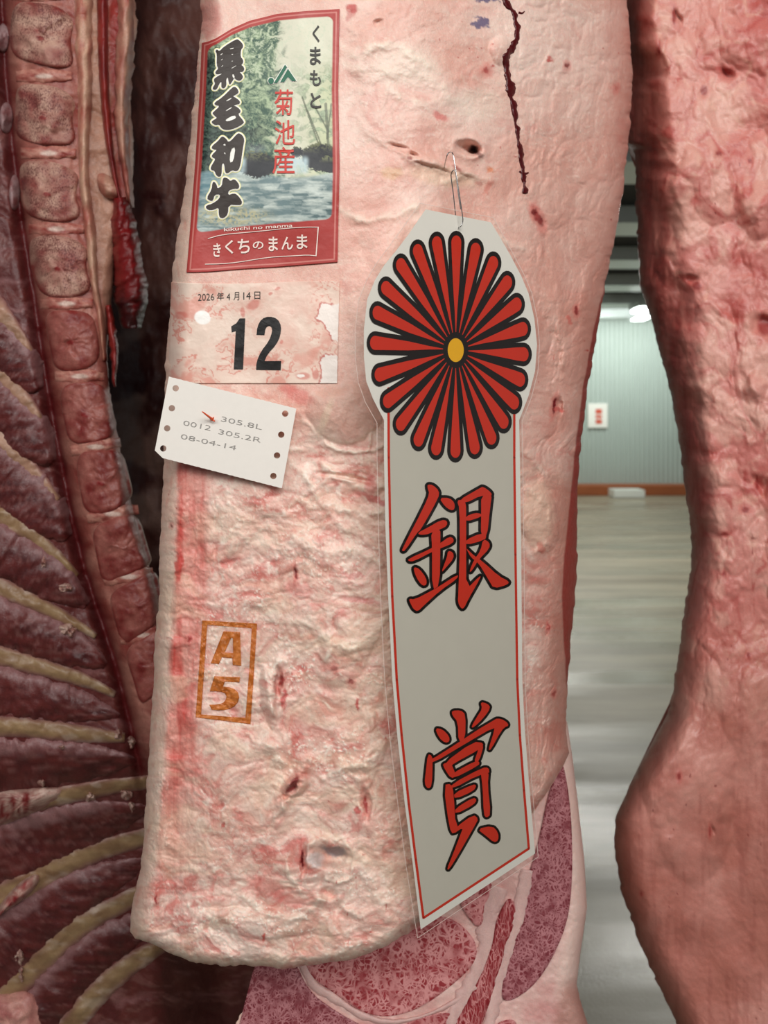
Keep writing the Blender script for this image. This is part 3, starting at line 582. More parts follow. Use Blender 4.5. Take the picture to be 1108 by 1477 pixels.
# product label (printed picture, red border)
T_ = np.array([(291, 62), (300, 60), (312, 55), (335, 41), (360, 30), (400, 20), (440, 16), (490, 13)], float); Bt = np.array([(269, 393), (300, 392), (350, 388), (400, 385), (450, 381), (487, 378)], float)
Le = np.array([(291, 62), (288, 130), (282, 230), (275, 320), (269, 393)], float); Re = np.array([(490, 13), (488, 130), (490, 240), (487, 378)], float)
def par(c, t):
    d = np.r_[0, np.cumsum(np.hypot(*np.diff(c, axis=0).T))]; d /= d[-1]; return np.stack([np.interp(t, d, c[:, 0]), np.interp(t, d, c[:, 1])], -1)
nu, nv = 200, 360; u = np.linspace(0, 1, nu)[None, :]; v = np.linspace(0, 1, nv)[:, None]
top, bo, le, ri = par(T_, u[0]), par(Bt, u[0]), par(Le, v[:, 0]), par(Re, v[:, 0])
G = (1-v)[..., None]*top[None]+v[..., None]*bo[None]+(1-u)[..., None]*le[:, None]+u[..., None]*ri[:, None]-((1-u)*(1-v))[..., None]*top[0]-(u*(1-v))[..., None]*top[-1]-((1-u)*v)[..., None]*bo[0]-(u*v)[..., None]*bo[-1]
gx, gy = G[..., 0], G[..., 1]; U = np.broadcast_to(u, gx.shape)*200; W = np.broadcast_to(v, gx.shape)*365
def Clabel(x, y, U, W):
    red = lin((176, 66, 62)); c = np.broadcast_to(red, x.shape+(3,))*(1+.08*fbm(x/40, y/40, 3, 120))[..., None]
    ln = np.minimum(np.minimum(U, 200-U), np.minimum(W, 365-W)); c = mixc(c, lin((222, 150, 140)), ss(1.0, .3, np.abs(ln-4.5))*.8)
    # rounded picture window
    cx, cy, hx, hy, rr = 100, 156, 91, 146, 9; dx = np.maximum(np.abs(U-cx)-hx+rr, 0); dy = np.maximum(np.abs(W-cy)-hy+rr, 0); ins = ss(.6, -.6, np.hypot(dx, dy)-rr)
    wx, wy = warp(x, y, 14., 9, 121); lf = fbm(wx/9, wy/8, 5, 123); sp = fbm(wx/3.2, wy/3, 3, 125)
    p = np.broadcast_to(lin((222, 220, 198)), x.shape+(3,)); sp = sp*1.3+.5*vn(x/1.5, y/1.5, 136)
    p = mixc(p, lin((196, 204, 160)), ss(420, 480, x)*ss(60, 150, y)*.8)
    gr = mixc(np.broadcast_to(lin((72, 98, 84)), x.shape+(3,)), lin((176, 194, 158)), np.clip(.45+.9*lf+.5*sp, 0, 1))
    p = mixc(p, gr, ss(.0, .35, ss(430, 350, x+20*lf)*1.0+ss(-.35, .2, lf)*.0-.1))
    p = mixc(p, gr, ss(415, 470, x+25*lf)*ss(80, 130, y)*ss(-.15, .25, lf)*.75)
    p = mixc(p, gr, ss(-.05, .3, lf)*ss(70, 120, y)*ss(380, 420, x)*.35)
    dk = mixc(np.broadcast_to(lin((30, 42, 42)), x.shape+(3,)), lin((78, 98, 88)), np.clip(.4+.8*sp, 0, 1))
    p = mixc(p, dk, np.clip(ss(355, 318, x+16*lf)*ss(60, 90, y)*.95+ss(400, 366, x+14*lf)*ss(150, 190, y)*ss(-.25, .15, lf+.1)*.9, 0, .96))
    p = mixc(p, lin((206, 214, 190)), ss(.32, .5, sp+lf*.35)*ss(300, 330, x)*ss(150, 100, y)*.55)
    for x0, y0, x1, y1, wv in ((436, 140, 462, 215, .8), (444, 160, 464, 210, .6), (470, 150, 474, 215, 1.6), (452, 150, 474, 190, .7), (478, 150, 472, 200, .8)):
        tt = np.clip(((x-x0)*(x1-x0)+(y-y0)*(y1-y0))/((x1-x0)**2+(y1-y0)**2), 0, 1); q = np.hypot(x-x0-tt*(x1-x0), y-y0-tt*(y1-y0)); p = mixc(p, lin((90, 96, 80)), ss(wv+.8, wv, q)*.75)
    p = mixc(p, lin((150, 160, 168)), ss(200, 225, y)*ss(1.0, .4, ell(x, y, 368, 205, 28, 22))*.5)
    yw = 250+6*np.sin(x/30.); wa = ss(yw-3, yw+3, y)
    st = fbm(x/22+lf*.4, y/4.5, 4, 131); wt = mixc(np.broadcast_to(lin((112, 134, 136)), x.shape+(3,)), lin((204, 214, 206)), np.clip(.38+1.1*st, 0, 1)); wt = mixc(wt, lin((66, 88, 90)), ss(250, 300, y)*ss(400, 470, x)*ss(-.1, .4, -st)*.6)
    wt = mixc(wt, lin((206, 196, 150)), ss(1.2, .4, ell(x, y, 335, 312, 60, 16))*np.clip(.5+sp, 0, 1)*.8)
    wt = mixc(wt, lin((90, 136, 150)), ss(340, 300, x)*ss(300, 270, y)*.55)
    p = mixc(p, wt, wa)
    for cx_, cy_, rx, ry in ((372, 238, 29, 19), (462, 226, 27, 20), (428, 219, 9, 8), (476, 238, 16, 12)):
        q = ell(x+3*lf, y+3*sp, cx_, cy_, rx, ry); rk = mixc(np.broadcast_to(lin((52, 54, 58)), x.shape+(3,)), lin((120, 124, 92)), ss(cy_-2, cy_-ry, y)*np.clip(.5+sp, 0, 1)); p = mixc(p, rk, ss(1.06, .94, q))
    for xa, xb in ((402, 442), (340, 352)):
        q = ss(xa-4, xa+2, x)*ss(xb+6, xb-2, x)*ss(222, 232, y)*ss(254, 246, y)
        p = mixc(p, lin((196, 218, 222)), q*np.clip(.7+.5*fbm(x/4, y/12, 3, 134), 0, 1))
    return mixc(c, p, ins)
def closed_sheet(name, gx, gy, D, col, mat, parent, thick):
    nr, nc = gx.shape; n = nr*nc; V = np.concatenate([P(gx, gy, D).reshape(-1, 3), P(gx, gy, D+thick).reshape(-1, 3)]); f = gridf(nr, nc); i = np.arange(n).reshape(nr, nc)
    lp = np.concatenate([i[0, :], i[1:, -1], i[-1, -2::-1], i[-2:0:-1, 0]]); sd = np.stack([lp, np.roll(lp, -1), np.roll(lp, -1)+n, lp+n], -1)
    return mesh(name, V, [f, f[:, ::-1]+n, sd], mat, parent, np.concatenate([col.reshape(-1, 3)]*2))
lab = root('product_label', 'red bordered sticker picturing a forest stream, at the top of the front beef side', 'label', tuple(P(380, 393, .46)))
closed_sheet('printed_sheet', gx, gy, Dmain(gx, gy)-.0009, Clabel(gx, gy, U, W), M_PAINT, lab, .0006)
M_INK = plain('brown_black_ink', (62, 54, 50), .45, .35, 0, .1, 300.); M_GLOW = plain('pale_yellow_print', (244, 238, 176), .45, .3); M_WHITEP = plain('white_print', (250, 246, 238), .45, .3)
M_REDP = plain('red_print', (208, 70, 60), .45, .35); M_GREENP = plain('green_print', (46, 108, 84), .45, .35); M_PINKW = plain('pink_white_print', (244, 224, 214), .45, .3); M_GREYP = plain('dark_grey_print', (62, 60, 56), .45, .3)
K1 = lambda pts: z((280, 45), 9.844, pts); K2 = lambda pts: z((280, 180), 9.844, pts)
KAN = [[K1([(300, 280), (325, 255), (360, 285), (420, 220), (600, 110), (640, 125), (695, 185), (695, 225), (665, 260), (660, 365), (695, 400), (698, 450), (665, 475), (710, 510), (710, 560), (670, 580), (640, 570), (690, 625), (695, 660), (650, 705), (600, 690), (570, 660), (555, 690), (510, 760), (495, 740), (485, 690), (480, 650), (455, 680), (460, 770), (430, 810), (395, 805), (385, 780), (390, 710), (360, 740), (320, 830), (270, 830), (265, 800), (300, 745), (280, 700), (290, 665), (420, 590), (320, 615), (300, 590), (310, 565), (345, 530), (320, 480), (325, 320)]),
        K1([(500, 245), (560, 225), (565, 245), (515, 258)]), K1([(370, 330), (410, 302), (408, 318), (378, 342)]), K1([(378, 405), (410, 382), (405, 400), (385, 415)]), K1([(520, 325), (558, 316), (548, 337)]), K1([(520, 420), (556, 412), (545, 433)]), K1([(380, 505), (415, 470), (412, 490), (385, 510)]), K1([(525, 520), (605, 475), (600, 490), (535, 532)]), K1([(540, 610), (565, 605), (580, 665), (550, 660)])],
       [K1([(285, 1015), (400, 940), (540, 800), (580, 785), (620, 820), (635, 870), (600, 895), (545, 925), (570, 930), (650, 985), (650, 1030), (600, 1040), (530, 1065), (580, 1055), (655, 1110), (660, 1150), (620, 1175), (700, 1270), (710, 1300), (640, 1350), (530, 1395), (430, 1400), (380, 1370), (355, 1320), (300, 1335), (245, 1295), (260, 1270), (330, 1230), (290, 1200), (260, 1165), (270, 1150), (370, 1060), (300, 1050)]),
        K1([(450, 985), (530, 935), (535, 955), (465, 998)]), K1([(450, 1120), (540, 1065), (535, 1090), (450, 1140)]), K1([(445, 1250), (570, 1180), (605, 1230), (520, 1270), (455, 1280)])],
       [K2([(390, 165), (430, 175), (470, 215), (480, 240), (520, 230), (600, 140), (635, 115), (690, 150), (715, 210), (700, 290), (680, 420), (660, 560), (635, 640), (590, 660), (540, 640), (470, 695), (440, 670), (430, 570), (415, 540), (395, 560), (390, 720), (350, 740), (310, 710), (290, 650), (240, 640), (235, 600), (290, 510), (300, 480), (255, 460), (250, 430), (330, 350), (280, 350), (245, 330), (265, 290), (340, 230)]),
        K2([(520, 345), (590, 305), (560, 520), (500, 540)]), K2([(404, 285), (440, 258), (452, 300)]), K2([(416, 393), (442, 386), (447, 425)])],
       [K2([(260, 820), (290, 805), (325, 860), (330, 905), (395, 870), (405, 770), (430, 745), (480, 760), (515, 800), (560, 770), (600, 790), (645, 860), (630, 910), (570, 905), (490, 930), (480, 1000), (570, 970), (620, 1000), (680, 1080), (675, 1130), (630, 1140), (490, 1130), (480, 1270), (420, 1325), (365, 1320), (350, 1260), (350, 1170), (270, 1210), (200, 1210), (165, 1175), (175, 1145), (260, 1120), (360, 1050), (370, 985), (290, 990), (270, 1075), (230, 1080), (175, 1040), (250, 920)])]]
KAN = [[chaikin(c, 1) for c in k] for k in KAN]
for k in KAN:
    g = ribbons('character_halo', [(k[0], 2.6)], Dmain, .0011, M_GLOW, lab); tag(g, 'pale yellow outline of a brush character')
    g = ribbons('character_rim', [(k[0], 1.5)]+[(c, .5) for c in k[1:]], Dmain, .00125, M_WHITEP, lab)
    sheet('character_back', [k[0]], Dmain, .0012, M_WHITEP, lab, 5.)
    tag(sheet('brush_character', k, Dmain, .0015, M_INK, lab, 5.), 'thick dark brush character')
letters('hiragana', [('く', .02, box4(451, 36, 461, 61)), ('ま', .02, box4(447, 67.5, 463, 93.6)), ('も', .02, box4(447, 101, 463, 124)), ('と', .02, box4(447.5, 133.6, 463.4, 156))], Dmain, .0013, M_GREYP, lab)
letters('red_characters', [('菊', .006, box4(396, 129, 422.6, 166)), ('池', .006, box4(396.5, 173, 425.7, 208.5)), ('産', .006, box4(393, 211.5, 425, 251))], Dmain, .0014, M_REDP, lab)
ZJ = lambda pts: z((380, 30), 11.08, pts)
logo = [ZJ([(122+46*math.cos(a), 960+50*math.sin(a)) for a in np.linspace(0, 2*math.pi, 20, endpoint=False)]), ZJ([(345, 700), (378, 740), (225, 990), (165, 995)]), ZJ([(392, 765), (525, 958), (455, 962), (392, 895), (335, 975), (268, 978)])]
ribbons('logo_edge', [(c, .9) for c in logo], Dmain, .0011, M_WHITEP, lab)
tag(sheet('emblem', logo, Dmain, .0014, M_GREENP, lab, 6.), 'green triangular emblem with a dot')
ZK = lambda x0, y0, x1, y1: box4(265+x0/4.817, 300+y0/4.817, 265+x1/4.817, 300+y1/4.817)
letters('kana_line', [('き', .015, ZK(205, 245, 258, 340)), ('く', .015, ZK(288, 222, 345, 318)), ('ち', .015, ZK(375, 215, 460, 315)), ('の', .015, ZK(480, 232, 555, 285)), ('ま', .015, ZK(590, 200, 655, 300)), ('ん', .015, ZK(680, 200, 760, 290)), ('ま', .015, ZK(785, 185, 860, 285))], Dmain, .0014, M_PINKW, lab)
ZL = lambda pts: z((265, 300), 4.817, pts)
letters('roman_line', [('kikuchi no manma', .01, ZL([(280, 137), (757, 108), (757, 132), (280, 162)]))], Dmain, .0014, M_PINKW, lab)
ribbons('kana_box', [(chaikin(ZL(l), 1, False), w_) for l, w_ in (([(170, 212), (265, 185), (430, 170), (560, 158), (720, 140), (850, 132), (935, 133)], .5), ([(935, 133), (928, 230), (920, 332)], .75), ([(920, 332), (860, 326), (770, 332), (640, 338), (540, 350), (370, 378), (260, 388), (150, 390)], .5))], Dmain, .0014, M_PINKW, lab, False)
# number slip
nsl = root('number_slip', 'blood soaked thin paper slip with the big black number 12, under the red sticker', 'label', tuple(P(370, 553, .46)))
gu, gv = np.meshgrid(np.linspace(0, 1, 190), np.linspace(0, 1, 120)); sx = (247-4*gv)*(1-gu)+(490-3.5*gv)*gu; sy = 407+146*gv+2*np.sin(gu*5)*(1-gv)
def Cslip(x, y):
    wx, wy = warp(x, y, 22., 16, 140); n1 = fbm(wx/34, wy/26, 5, 142)
    c = mixc(np.broadcast_to(lin((238, 214, 198)), x.shape+(3,)), lin((226, 184, 168)), np.clip(.4+.9*n1, 0, 1)); c = mixc(c, lin((244, 228, 212)), ss(.7, .95, ridge(wx/40, wy/18, 3, 144))*.5)
    zone = np.clip(ss(350, 300, x)+ss(470, 535, y)*ss(470, 420, x)+ss(440, 455, x)*.8+ss(410, 390, x)*ss(400, 350, x)*.3, 0, 1)
    c = mixc(c, lin((214, 124, 108)), ss(.05, .015, np.abs(n1-.02))*.75*zone); c = mixc(c, lin((222, 142, 126)), ss(.12, .4, n1)*.55*zone)
    for pts in ([(465, 436), (473, 440), (490, 438), (488, 494), (479, 489), (470, 468), (457, 459), (462, 447)], [(463, 517), (474, 511), (488, 514), (487, 556), (460, 556), (466, 534), (460, 524)]):
        q = poly_sd(x+3*fbm(x/5, y/5, 3, 146), y+3*fbm(x/5, y/5, 3, 148), pts); c = mixc(c, lin((190, 88, 80)), ss(2.0, .5, np.abs(q-1))*ss(484, 478, x)*.8); c = mixc(c, lin((242, 232, 224)), ss(.6, -.6, q))
    q = ell(x+2*n1, y, 292, 458, 11, 10); c = mixc(c, lin((248, 244, 238)), ss(1.1, .9, q))
    for cx, cy, rx, ry, ro in ((391, 424, 4, 2.5, -20), (401, 417, 5, 3, -20), (366, 440, 12, 8, -30), (350, 450, 4, 8, 0), (407, 494, 3, 4, 0), (436, 541, 12, 6, 0), (262, 456, 12, 6, 0), (455, 540, 6, 8, 0)):
        q = ell(x+3*n1, y+3*n1, cx, cy, rx, ry, ro); c = mixc(c, lin((204, 104, 92)), ss(1.1, .6, q)*.65)
    return mixc(c, lin((246, 240, 232)), ss(1.1, .8, ell(x, y+2*n1, 434, 541, 6, 2.5)))
def poly_sd(x, y, pts):
    p = np.array(pts, float); d = np.full(x.shape, 1e9); ins = np.zeros(x.shape, bool)
    for a, b in zip(p, np.roll(p, -1, 0)):
        t = np.clip(((x-a[0])*(b[0]-a[0])+(y-a[1])*(b[1]-a[1]))/((b-a)**2).sum(), 0, 1); d = np.minimum(d, np.hypot(x-a[0]-t*(b[0]-a[0]), y-a[1]-t*(b[1]-a[1])))
        ins ^= ((a[1] > y) != (b[1] > y)) & (x < (b[0]-a[0])*(y-a[1])/(b[1]-a[1]+1e-9)+a[0])
    return np.where(ins, -d, d)
closed_sheet('paper', sx, sy, Dmain(sx, sy)-.0008, Cslip(sx, sy), M_WET, nsl, .0006)
M_BLACK = plain('black_ink', (30, 28, 28), .45, .4)
ZN = lambda pts: z((230, 400), 4.104, pts)
tag(sheet('digit', [ZN([(425, 290), (455, 272), (475, 243), (508, 243), (495, 545), (440, 545), (452, 318), (428, 325)])], Dmain, .0011, M_BLACK, nsl, 5.), 'bold black digit 1')
tag(sheet('digit', [chaikin(ZN([(575, 340), (575, 342), (580, 290), (605, 245), (650, 230), (700, 245), (722, 290), (715, 350), (690, 400), (640, 455), (622, 495), (622, 496), (720, 495), (721, 496), (718, 549), (717, 550), (573, 548), (572, 547), (575, 500), (600, 440), (650, 375), (668, 320), (665, 295), (648, 285), (628, 300), (622, 341), (621, 342)]), 1)], Dmain, .0011, M_BLACK, nsl, 5.), 'bold black digit 2')
letters('date_line', [('2026', -.005, [(285.5, 424), (309, 423), (309, 433), (285.5, 434)]), ('年', .0, [(313, 422), (323, 421.5), (323, 433), (313, 433)]), ('4', 0, [(327, 423), (332, 423), (332, 433), (327, 433)]), ('月', 0, [(337, 421.5), (345, 421), (345, 433), (337, 433)]), ('14', 0, [(351, 421.5), (361.5, 421), (361.5, 431.5), (351, 432)]), ('日', 0, [(367, 420.5), (375.5, 420.5), (375.5, 431.5), (367, 431.5)])], Dmain, .0011, M_GREYP, nsl)
# weight tag with sprocket holes, pin
def Dtag(x, y): return 1/(1/.4495+(x-330)*0.00004)
ZT = lambda pts: z((220, 535), 5.276, pts)
def circ(cx, cy, r, ry=None, n=18): return [(cx+r*math.cos(t), cy+(ry or r)*math.sin(t)) for t in np.linspace(0, 2*math.pi, n, endpoint=False)]
M_TAG = plain('tag_paper', (236, 230, 222), .6, .3, 0, .03, 200., .0001)
wt_ = root('weight_tag', 'cream printer paper tag with punched edge holes, pinned below the number slip', 'tag', tuple(P(320, 700, .45)))
holes = [circ(*p, 4.6) for p in ((253.5, 560), (247.9, 588.8), (241.2, 617.8), (235.5, 646.8), (411.4, 596.6), (405.7, 626.9), (399.7, 656.9), (394.4, 686.6))]
tl, tr_, br, blc = np.array((243.7, 543)), np.array((427.5, 589)), np.array((406.7, 704)), np.array((235, 660.5))
def ragged(a, b, n=44): return [tuple(a+(b-a)*t+np.array([0, .45*(k % 2)])) for k, t in enumerate(np.linspace(0, 1, n))]
sheet('tag_paper', [ragged(tl, tr_)+ragged(br, blc)+[(223.4, 649.7)]]+holes, Dtag, 0, M_TAG, wt_, 30., .0004)
M_DOT = plain('grey_dot_print', (150, 146, 142), .6, .2)
def tl3(x0, y0, x1, y1, h): return ZT([(x0+h*.22, y0), (x1+h*.22, y1), (x1, y1+h), (x0, y0+h)])
letters('weight_print', [('305.8L', -.012, tl3(520, 345, 830, 412, 36)), ('0012', -.012, tl3(232, 375, 440, 418, 36)), ('305.2R', -.012, tl3(500, 442, 822, 510, 36)), ('08-04-14', -.012, tl3(213, 478, 632, 568, 36))], Dtag, .0003, M_DOT, wt_)
pn = root('tag_pin', 'thin orange plastic pin holding the cream weight tag', 'pin', tuple(P(309, 606, .449)))
M_PIN = plain('orange_plastic', (226, 92, 52), .35, .5)
tube('pin_shaft', [P(291.6, 593.6, .442), P(300, 600, .445), P(306, 604.5, .449), P(309, 606.5, .456)], [.0003, .0006, .0008, .0007], M_PIN, pn, 8, 4)
tube('pin_barb', [P(304, 606.5, .4478), P(307, 604, .4468), P(308.5, 601.5, .4462)], [.0003, .0006, .0002], M_PIN, pn, 8, 3)
tube('pin_barb', [P(305, 605, .4475), P(309, 607, .4472), P(310, 607.5, .4478)], [.0003, .0005, .0002], M_PIN, pn, 8, 3)

# ------------------------------------------------------------------ award card hung on a paper clip
def Dcard(x, y): return 1/(1/.425+(x-565)*(1/.495-1/.425)/195)
M_PAPER = plain('card_paper', (238, 235, 226), .5, .3, 0, .02); M_PANEL = plain('card_panel', (203, 199, 186), .5, .3, 0, .03, 90.); M_CRED = plain('card_red', (208, 54, 36), .45, .35, 0, .05); M_CBLK = plain('card_black', (34, 28, 26), .42, .4); M_YEL = plain('card_yellow', (240, 180, 40), .45, .3)
def film():
    m = bpy.data.materials.new('laminate_film'); m.use_nodes = True; nt = m.node_tree; nt.nodes.clear(); L = nt.links
    t = N(nt, 'ShaderNodeBsdfTransparent'); t.inputs[0].default_value = (.965, .96, .95, 1); g = N(nt, 'ShaderNodeBsdfGlossy', i_Roughness=.10); lw = N(nt, 'ShaderNodeLayerWeight', i_Blend=.5); fp = N(nt, 'ShaderNodeMath', operation='POWER', i_1=4.); L.new(lw.outputs['Facing'], fp.inputs[0]); fr_ = N(nt, 'ShaderNodeMath', operation='MULTIPLY_ADD', i_1=.6, i_2=.045); L.new(fp.outputs[0], fr_.inputs[0])
    tc = N(nt, 'ShaderNodeTexCoord'); no = N(nt, 'ShaderNodeTexNoise', i_Scale=140., i_Detail=4.); L.new(tc.outputs['Object'], no.inputs[0]); bp = N(nt, 'ShaderNodeBump', i_Strength=.5, i_Distance=.0006); L.new(no.outputs['Fac'], bp.inputs['Height'])
    L.new(bp.outputs[0], g.inputs['Normal'])
    mx = N(nt, 'ShaderNodeMixShader'); L.new(fr_.outputs[0], mx.inputs[0]); L.new(t.outputs[0], mx.inputs[1]); L.new(g.outputs[0], mx.inputs[2]); o = N(nt, 'ShaderNodeOutputMaterial'); L.new(mx.outputs[0], o.inputs[0]); return m
card = root('award_card', 'long white laminated prize card with a red flower, hung from a paper clip', 'card', tuple(P(607, 1340, .438)))
pl = [(614, 302), (708.5, 320.6), (735.6, 366.6), (752, 398), (762.7, 423.5), (771, 460), (774.8, 496.6), (772, 535), (763, 570), (749, 606), (750, 660), (752, 800), (753.5, 980), (757, 1050), (764, 1140), (772, 1231), (607, 1340.5), (596, 1250), (584, 1160), (573, 1060), (566, 980), (560, 860), (556, 760), (554, 660), (554, 606), (538, 575), (528.4, 550), (525, 515), (525, 475), (529.8, 431.6), (541, 404), (554, 383), (572, 361), (589.4, 338)]
sheet('card_paper', [pl], Dcard, 0, M_PAPER, card, 40., .0004)
filmo = [(606, 293), (712, 314), (739, 364), (756, 396), (767, 422), (775, 459), (778.5, 496), (776, 536), (767, 572), (753, 608), (754, 660), (756, 800), (757.5, 980), (761, 1050), (768, 1140), (776.5, 1236), (602.5, 1353), (586, 1250), (574, 1160), (562, 1060), (555, 980), (549, 860), (546, 760), (544, 660), (544, 610), (527, 580), (517, 552), (512.5, 515), (512.5, 475), (517, 434), (529, 404), (543, 380), (562, 355), (580, 330)]
# colour panel and red border
sheet('grey_panel', [[(563.3, 560), (740.5, 560), (741.5, 660), (743, 800), (745.5, 980), (749, 1060), (755, 1140), (762.6, 1222), (611.5, 1322), (601, 1240), (591, 1160), (580, 1060), (573.5, 980), (567, 860), (563.5, 760), (562, 660)]], Dcard, .0003, M_PANEL, card, 40.)
ribbons('red_border', [([(560.5, 560), (561, 660), (563, 760), (566, 860), (572.5, 980), (579.5, 1060), (590, 1160), (600, 1240), (611, 1324), (763, 1224), (756, 1140), (750, 1060), (746.3, 980), (743.7, 800), (742, 660), (742, 560)], 1.7)], Dcard, .0004, M_CRED, card, False)
# chrysanthemum: 24 petals, each black rim under red blade
FC = (657.5, 505)
TIPS = [(585, 220), (695, 260), (795, 335), (875, 445), (930, 570), (965, 710), (970, 855), (950, 1000), (915, 1130), (855, 1240), (785, 1330), (690, 1385), (580, 1405), (470, 1390), (370, 1340), (270, 1250), (197, 1120), (150, 970), (125, 790), (140, 620), (188, 480), (272, 350), (367, 270), (475, 225)]
TIPS = [(500+x/3.693, 280+y/3.693) for x, y in TIPS]
def petal(tip, grow):
    # the flower is round on the card: work in card units, where a horizontal pixel is worth 1.42 vertical ones
    k = 1.42; c = np.array([FC[0]*k, FC[1]]); t = np.array([tip[0]*k, tip[1]]); d = t-c; Ln = np.hypot(*d); d /= Ln; nn = np.array([-d[1], d[0]])
    r = 10.2+grow; base = 26-grow*1.2; e = Ln-10.2; pts = []
    for s, w_ in ((base, .6+grow*.8), (base+30, 2.6+grow), (base+70, 6.4+grow), (e-14, 9.4+grow)): pts.append((s, w_))
    L_ = [c+d*s+nn*w_ for s, w_ in pts]; R_ = [c+d*s-nn*w_ for s, w_ in pts]
    cap = [c+d*(e+r*math.sin(a))+nn*r*math.cos(a) for a in np.linspace(0, math.pi, 11)]
    return [(p[0]/k, p[1]) for p in L_+cap+R_[::-1]]
for q_, t in enumerate(TIPS):
    b1 = sheet('petal', [petal(t, 6.8)], Dcard, .00055+.00001*(q_ % 2), M_CBLK, card)
    sheet('petal_blade', [petal(t, 0)], Dcard, .0008, M_CRED, b1)
sheet('flower_disc', [circ(FC[0], FC[1], 22, 31, 28)], Dcard, .00065, M_CBLK, card)
tag(sheet('flower_heart', [circ(FC[0], FC[1], 11.6, 17.2, 28)], Dcard, .0009, M_YEL, card), 'yellow oval flower heart')
G1 = lambda pts: chaikin(z((540, 660), 4.617, pts), 1); G2 = lambda pts: chaikin(z((550, 960), 3.692, pts), 1)
gin = [G1(p) for p in ([(355, 178), (392, 183), (432, 222), (428, 268), (310, 480), (285, 500), (205, 620), (186, 624), (186, 608), (330, 330), (368, 240), (355, 205)], [(432, 268), (500, 268), (535, 300), (535, 345), (510, 352), (470, 325)],
       [(290, 500), (350, 470), (445, 415), (485, 420), (485, 455), (440, 478), (378, 500), (350, 512), (300, 515)], [(378, 490), (440, 465), (440, 570), (436, 850), (385, 885), (385, 600)],
       [(225, 675), (370, 610), (440, 570), (500, 525), (530, 540), (525, 570), (440, 605), (380, 630), (265, 690), (228, 690)], [(262, 728), (300, 740), (345, 800), (350, 845), (325, 855), (295, 825), (268, 770)],
       [(490, 620), (525, 630), (530, 670), (480, 730), (445, 768), (470, 700), (485, 660)], [(230, 940), (270, 945), (385, 885), (436, 855), (560, 775), (552, 808), (440, 885), (330, 985), (290, 1025), (262, 1010), (240, 970)],
       [(550, 285), (590, 280), (607, 300), (612, 330), (612, 600), (612, 880), (705, 785), (708, 800), (625, 945), (600, 1000), (580, 1008), (556, 965), (560, 900), (570, 600), (568, 340)], [(556, 288), (700, 205), (725, 192), (782, 235), (780, 258), (715, 250), (605, 305)],
       [(712, 248), (784, 240), (772, 330), (750, 535), (710, 525), (712, 380)], [(608, 392), (670, 368), (715, 374), (715, 394), (608, 428)], [(608, 548), (712, 503), (748, 518), (738, 548), (608, 584)],
       [(725, 540), (768, 565), (768, 605), (695, 680), (645, 762), (633, 757), (665, 680), (708, 620)], [(608, 598), (640, 630), (668, 655), (720, 690), (830, 790), (900, 825), (885, 848), (795, 872), (765, 820), (690, 695), (645, 668)])]
sho = [G2(p) for p in ([(286, 333), (325, 338), (362, 375), (364, 405), (340, 412), (308, 385)], [(376, 240), (425, 238), (450, 262), (447, 395), (412, 410), (408, 300), (378, 265)], [(528, 193), (567, 203), (583, 225), (545, 280), (490, 332), (479, 326), (515, 265), (538, 230)],
       [(248, 472), (270, 478), (274, 520), (270, 640), (250, 658), (230, 630), (238, 560)], [(262, 500), (300, 482), (605, 283), (640, 283), (678, 308), (672, 328), (605, 325), (450, 415), (272, 522)], [(600, 300), (670, 320), (640, 345), (582, 452), (570, 446), (605, 340)],
       [(326, 525), (490, 405), (547, 412), (532, 442), (385, 522), (375, 535)], [(326, 520), (372, 518), (400, 588), (372, 602), (338, 552)], [(505, 412), (550, 412), (520, 515), (492, 520), (520, 440)], [(372, 578), (500, 508), (524, 512), (520, 532), (380, 604)],
       [(332, 635), (375, 630), (386, 680), (396, 860), (440, 842), (384, 904), (362, 862)], [(372, 632), (540, 543), (572, 543), (577, 575), (520, 582), (378, 658)], [(528, 560), (574, 560), (567, 640), (584, 792), (560, 812), (546, 792), (540, 640)],
       [(386, 680), (490, 632), (508, 638), (492, 668), (392, 712)], [(392, 762), (490, 702), (510, 714), (492, 742), (396, 792)], [(396, 862), (490, 793), (518, 815), (500, 850), (402, 1022), (360, 1088), (350, 1082), (380, 1010), (422, 900), (436, 862), (384, 896)], [(510, 870), (592, 853), (624, 890), (624, 932), (600, 942), (560, 908)])]
for nm, st, hw in (('brush_character', gin, 4.0), ('brush_character', sho, 3.4)):
    rt = ribbons(nm, [(c, hw) for c in st], Dcard, .0006, M_CBLK, card); tag(rt, 'black rimmed red brush character, '+('upper' if st is gin else 'lower')+' one')
    ax = sheet('character_fill', [st[0]], Dcard, .0010, M_CRED, rt)
    for k, c in enumerate(st[1:]): sheet('brush_stroke', [c], Dcard, .0010+.00001*k, M_CRED, rt)
sheet('laminate_film', [filmo], Dcard, .0014, film(), card, 30., 0)
ribbons('film_edge', [(filmo, .35)], Dcard, .0013, plain('film_edge', (236, 214, 204), .25, .6), card)
clip = root('paper_clip', 'bent steel paper clip hooked into the fat above the prize card', 'clip', tuple(P(662, 328, .455)))
hk = Dmain(np.array([640.4]), np.array([244.]))[0]
tube('clip_wire', [P(640.4, 246, hk+.004), P(642, 236, hk-.006), P(645, 224, hk-.012), P(648.8, 219.5, .4535), P(653.2, 222, .4515), P(656, 236, .4510), P(662, 276, .4515), P(667.0, 310, .4530), P(667.4, 320, .4540), P(664, 327, .4545), P(660.5, 327, .4580), P(658.5, 320, .4605), P(657, 308.6, .4610), P(654, 280, .4585), P(650.9, 256, .4560), P(651.6, 249, .4545), P(655, 245.5, .4530), P(657.4, 251, .4528), P(661, 278, .4530), P(664.5, 302, .4534)], .00034, plain('clip_steel', (190, 190, 190), .18, .5, 1.), clip, 10, 8)

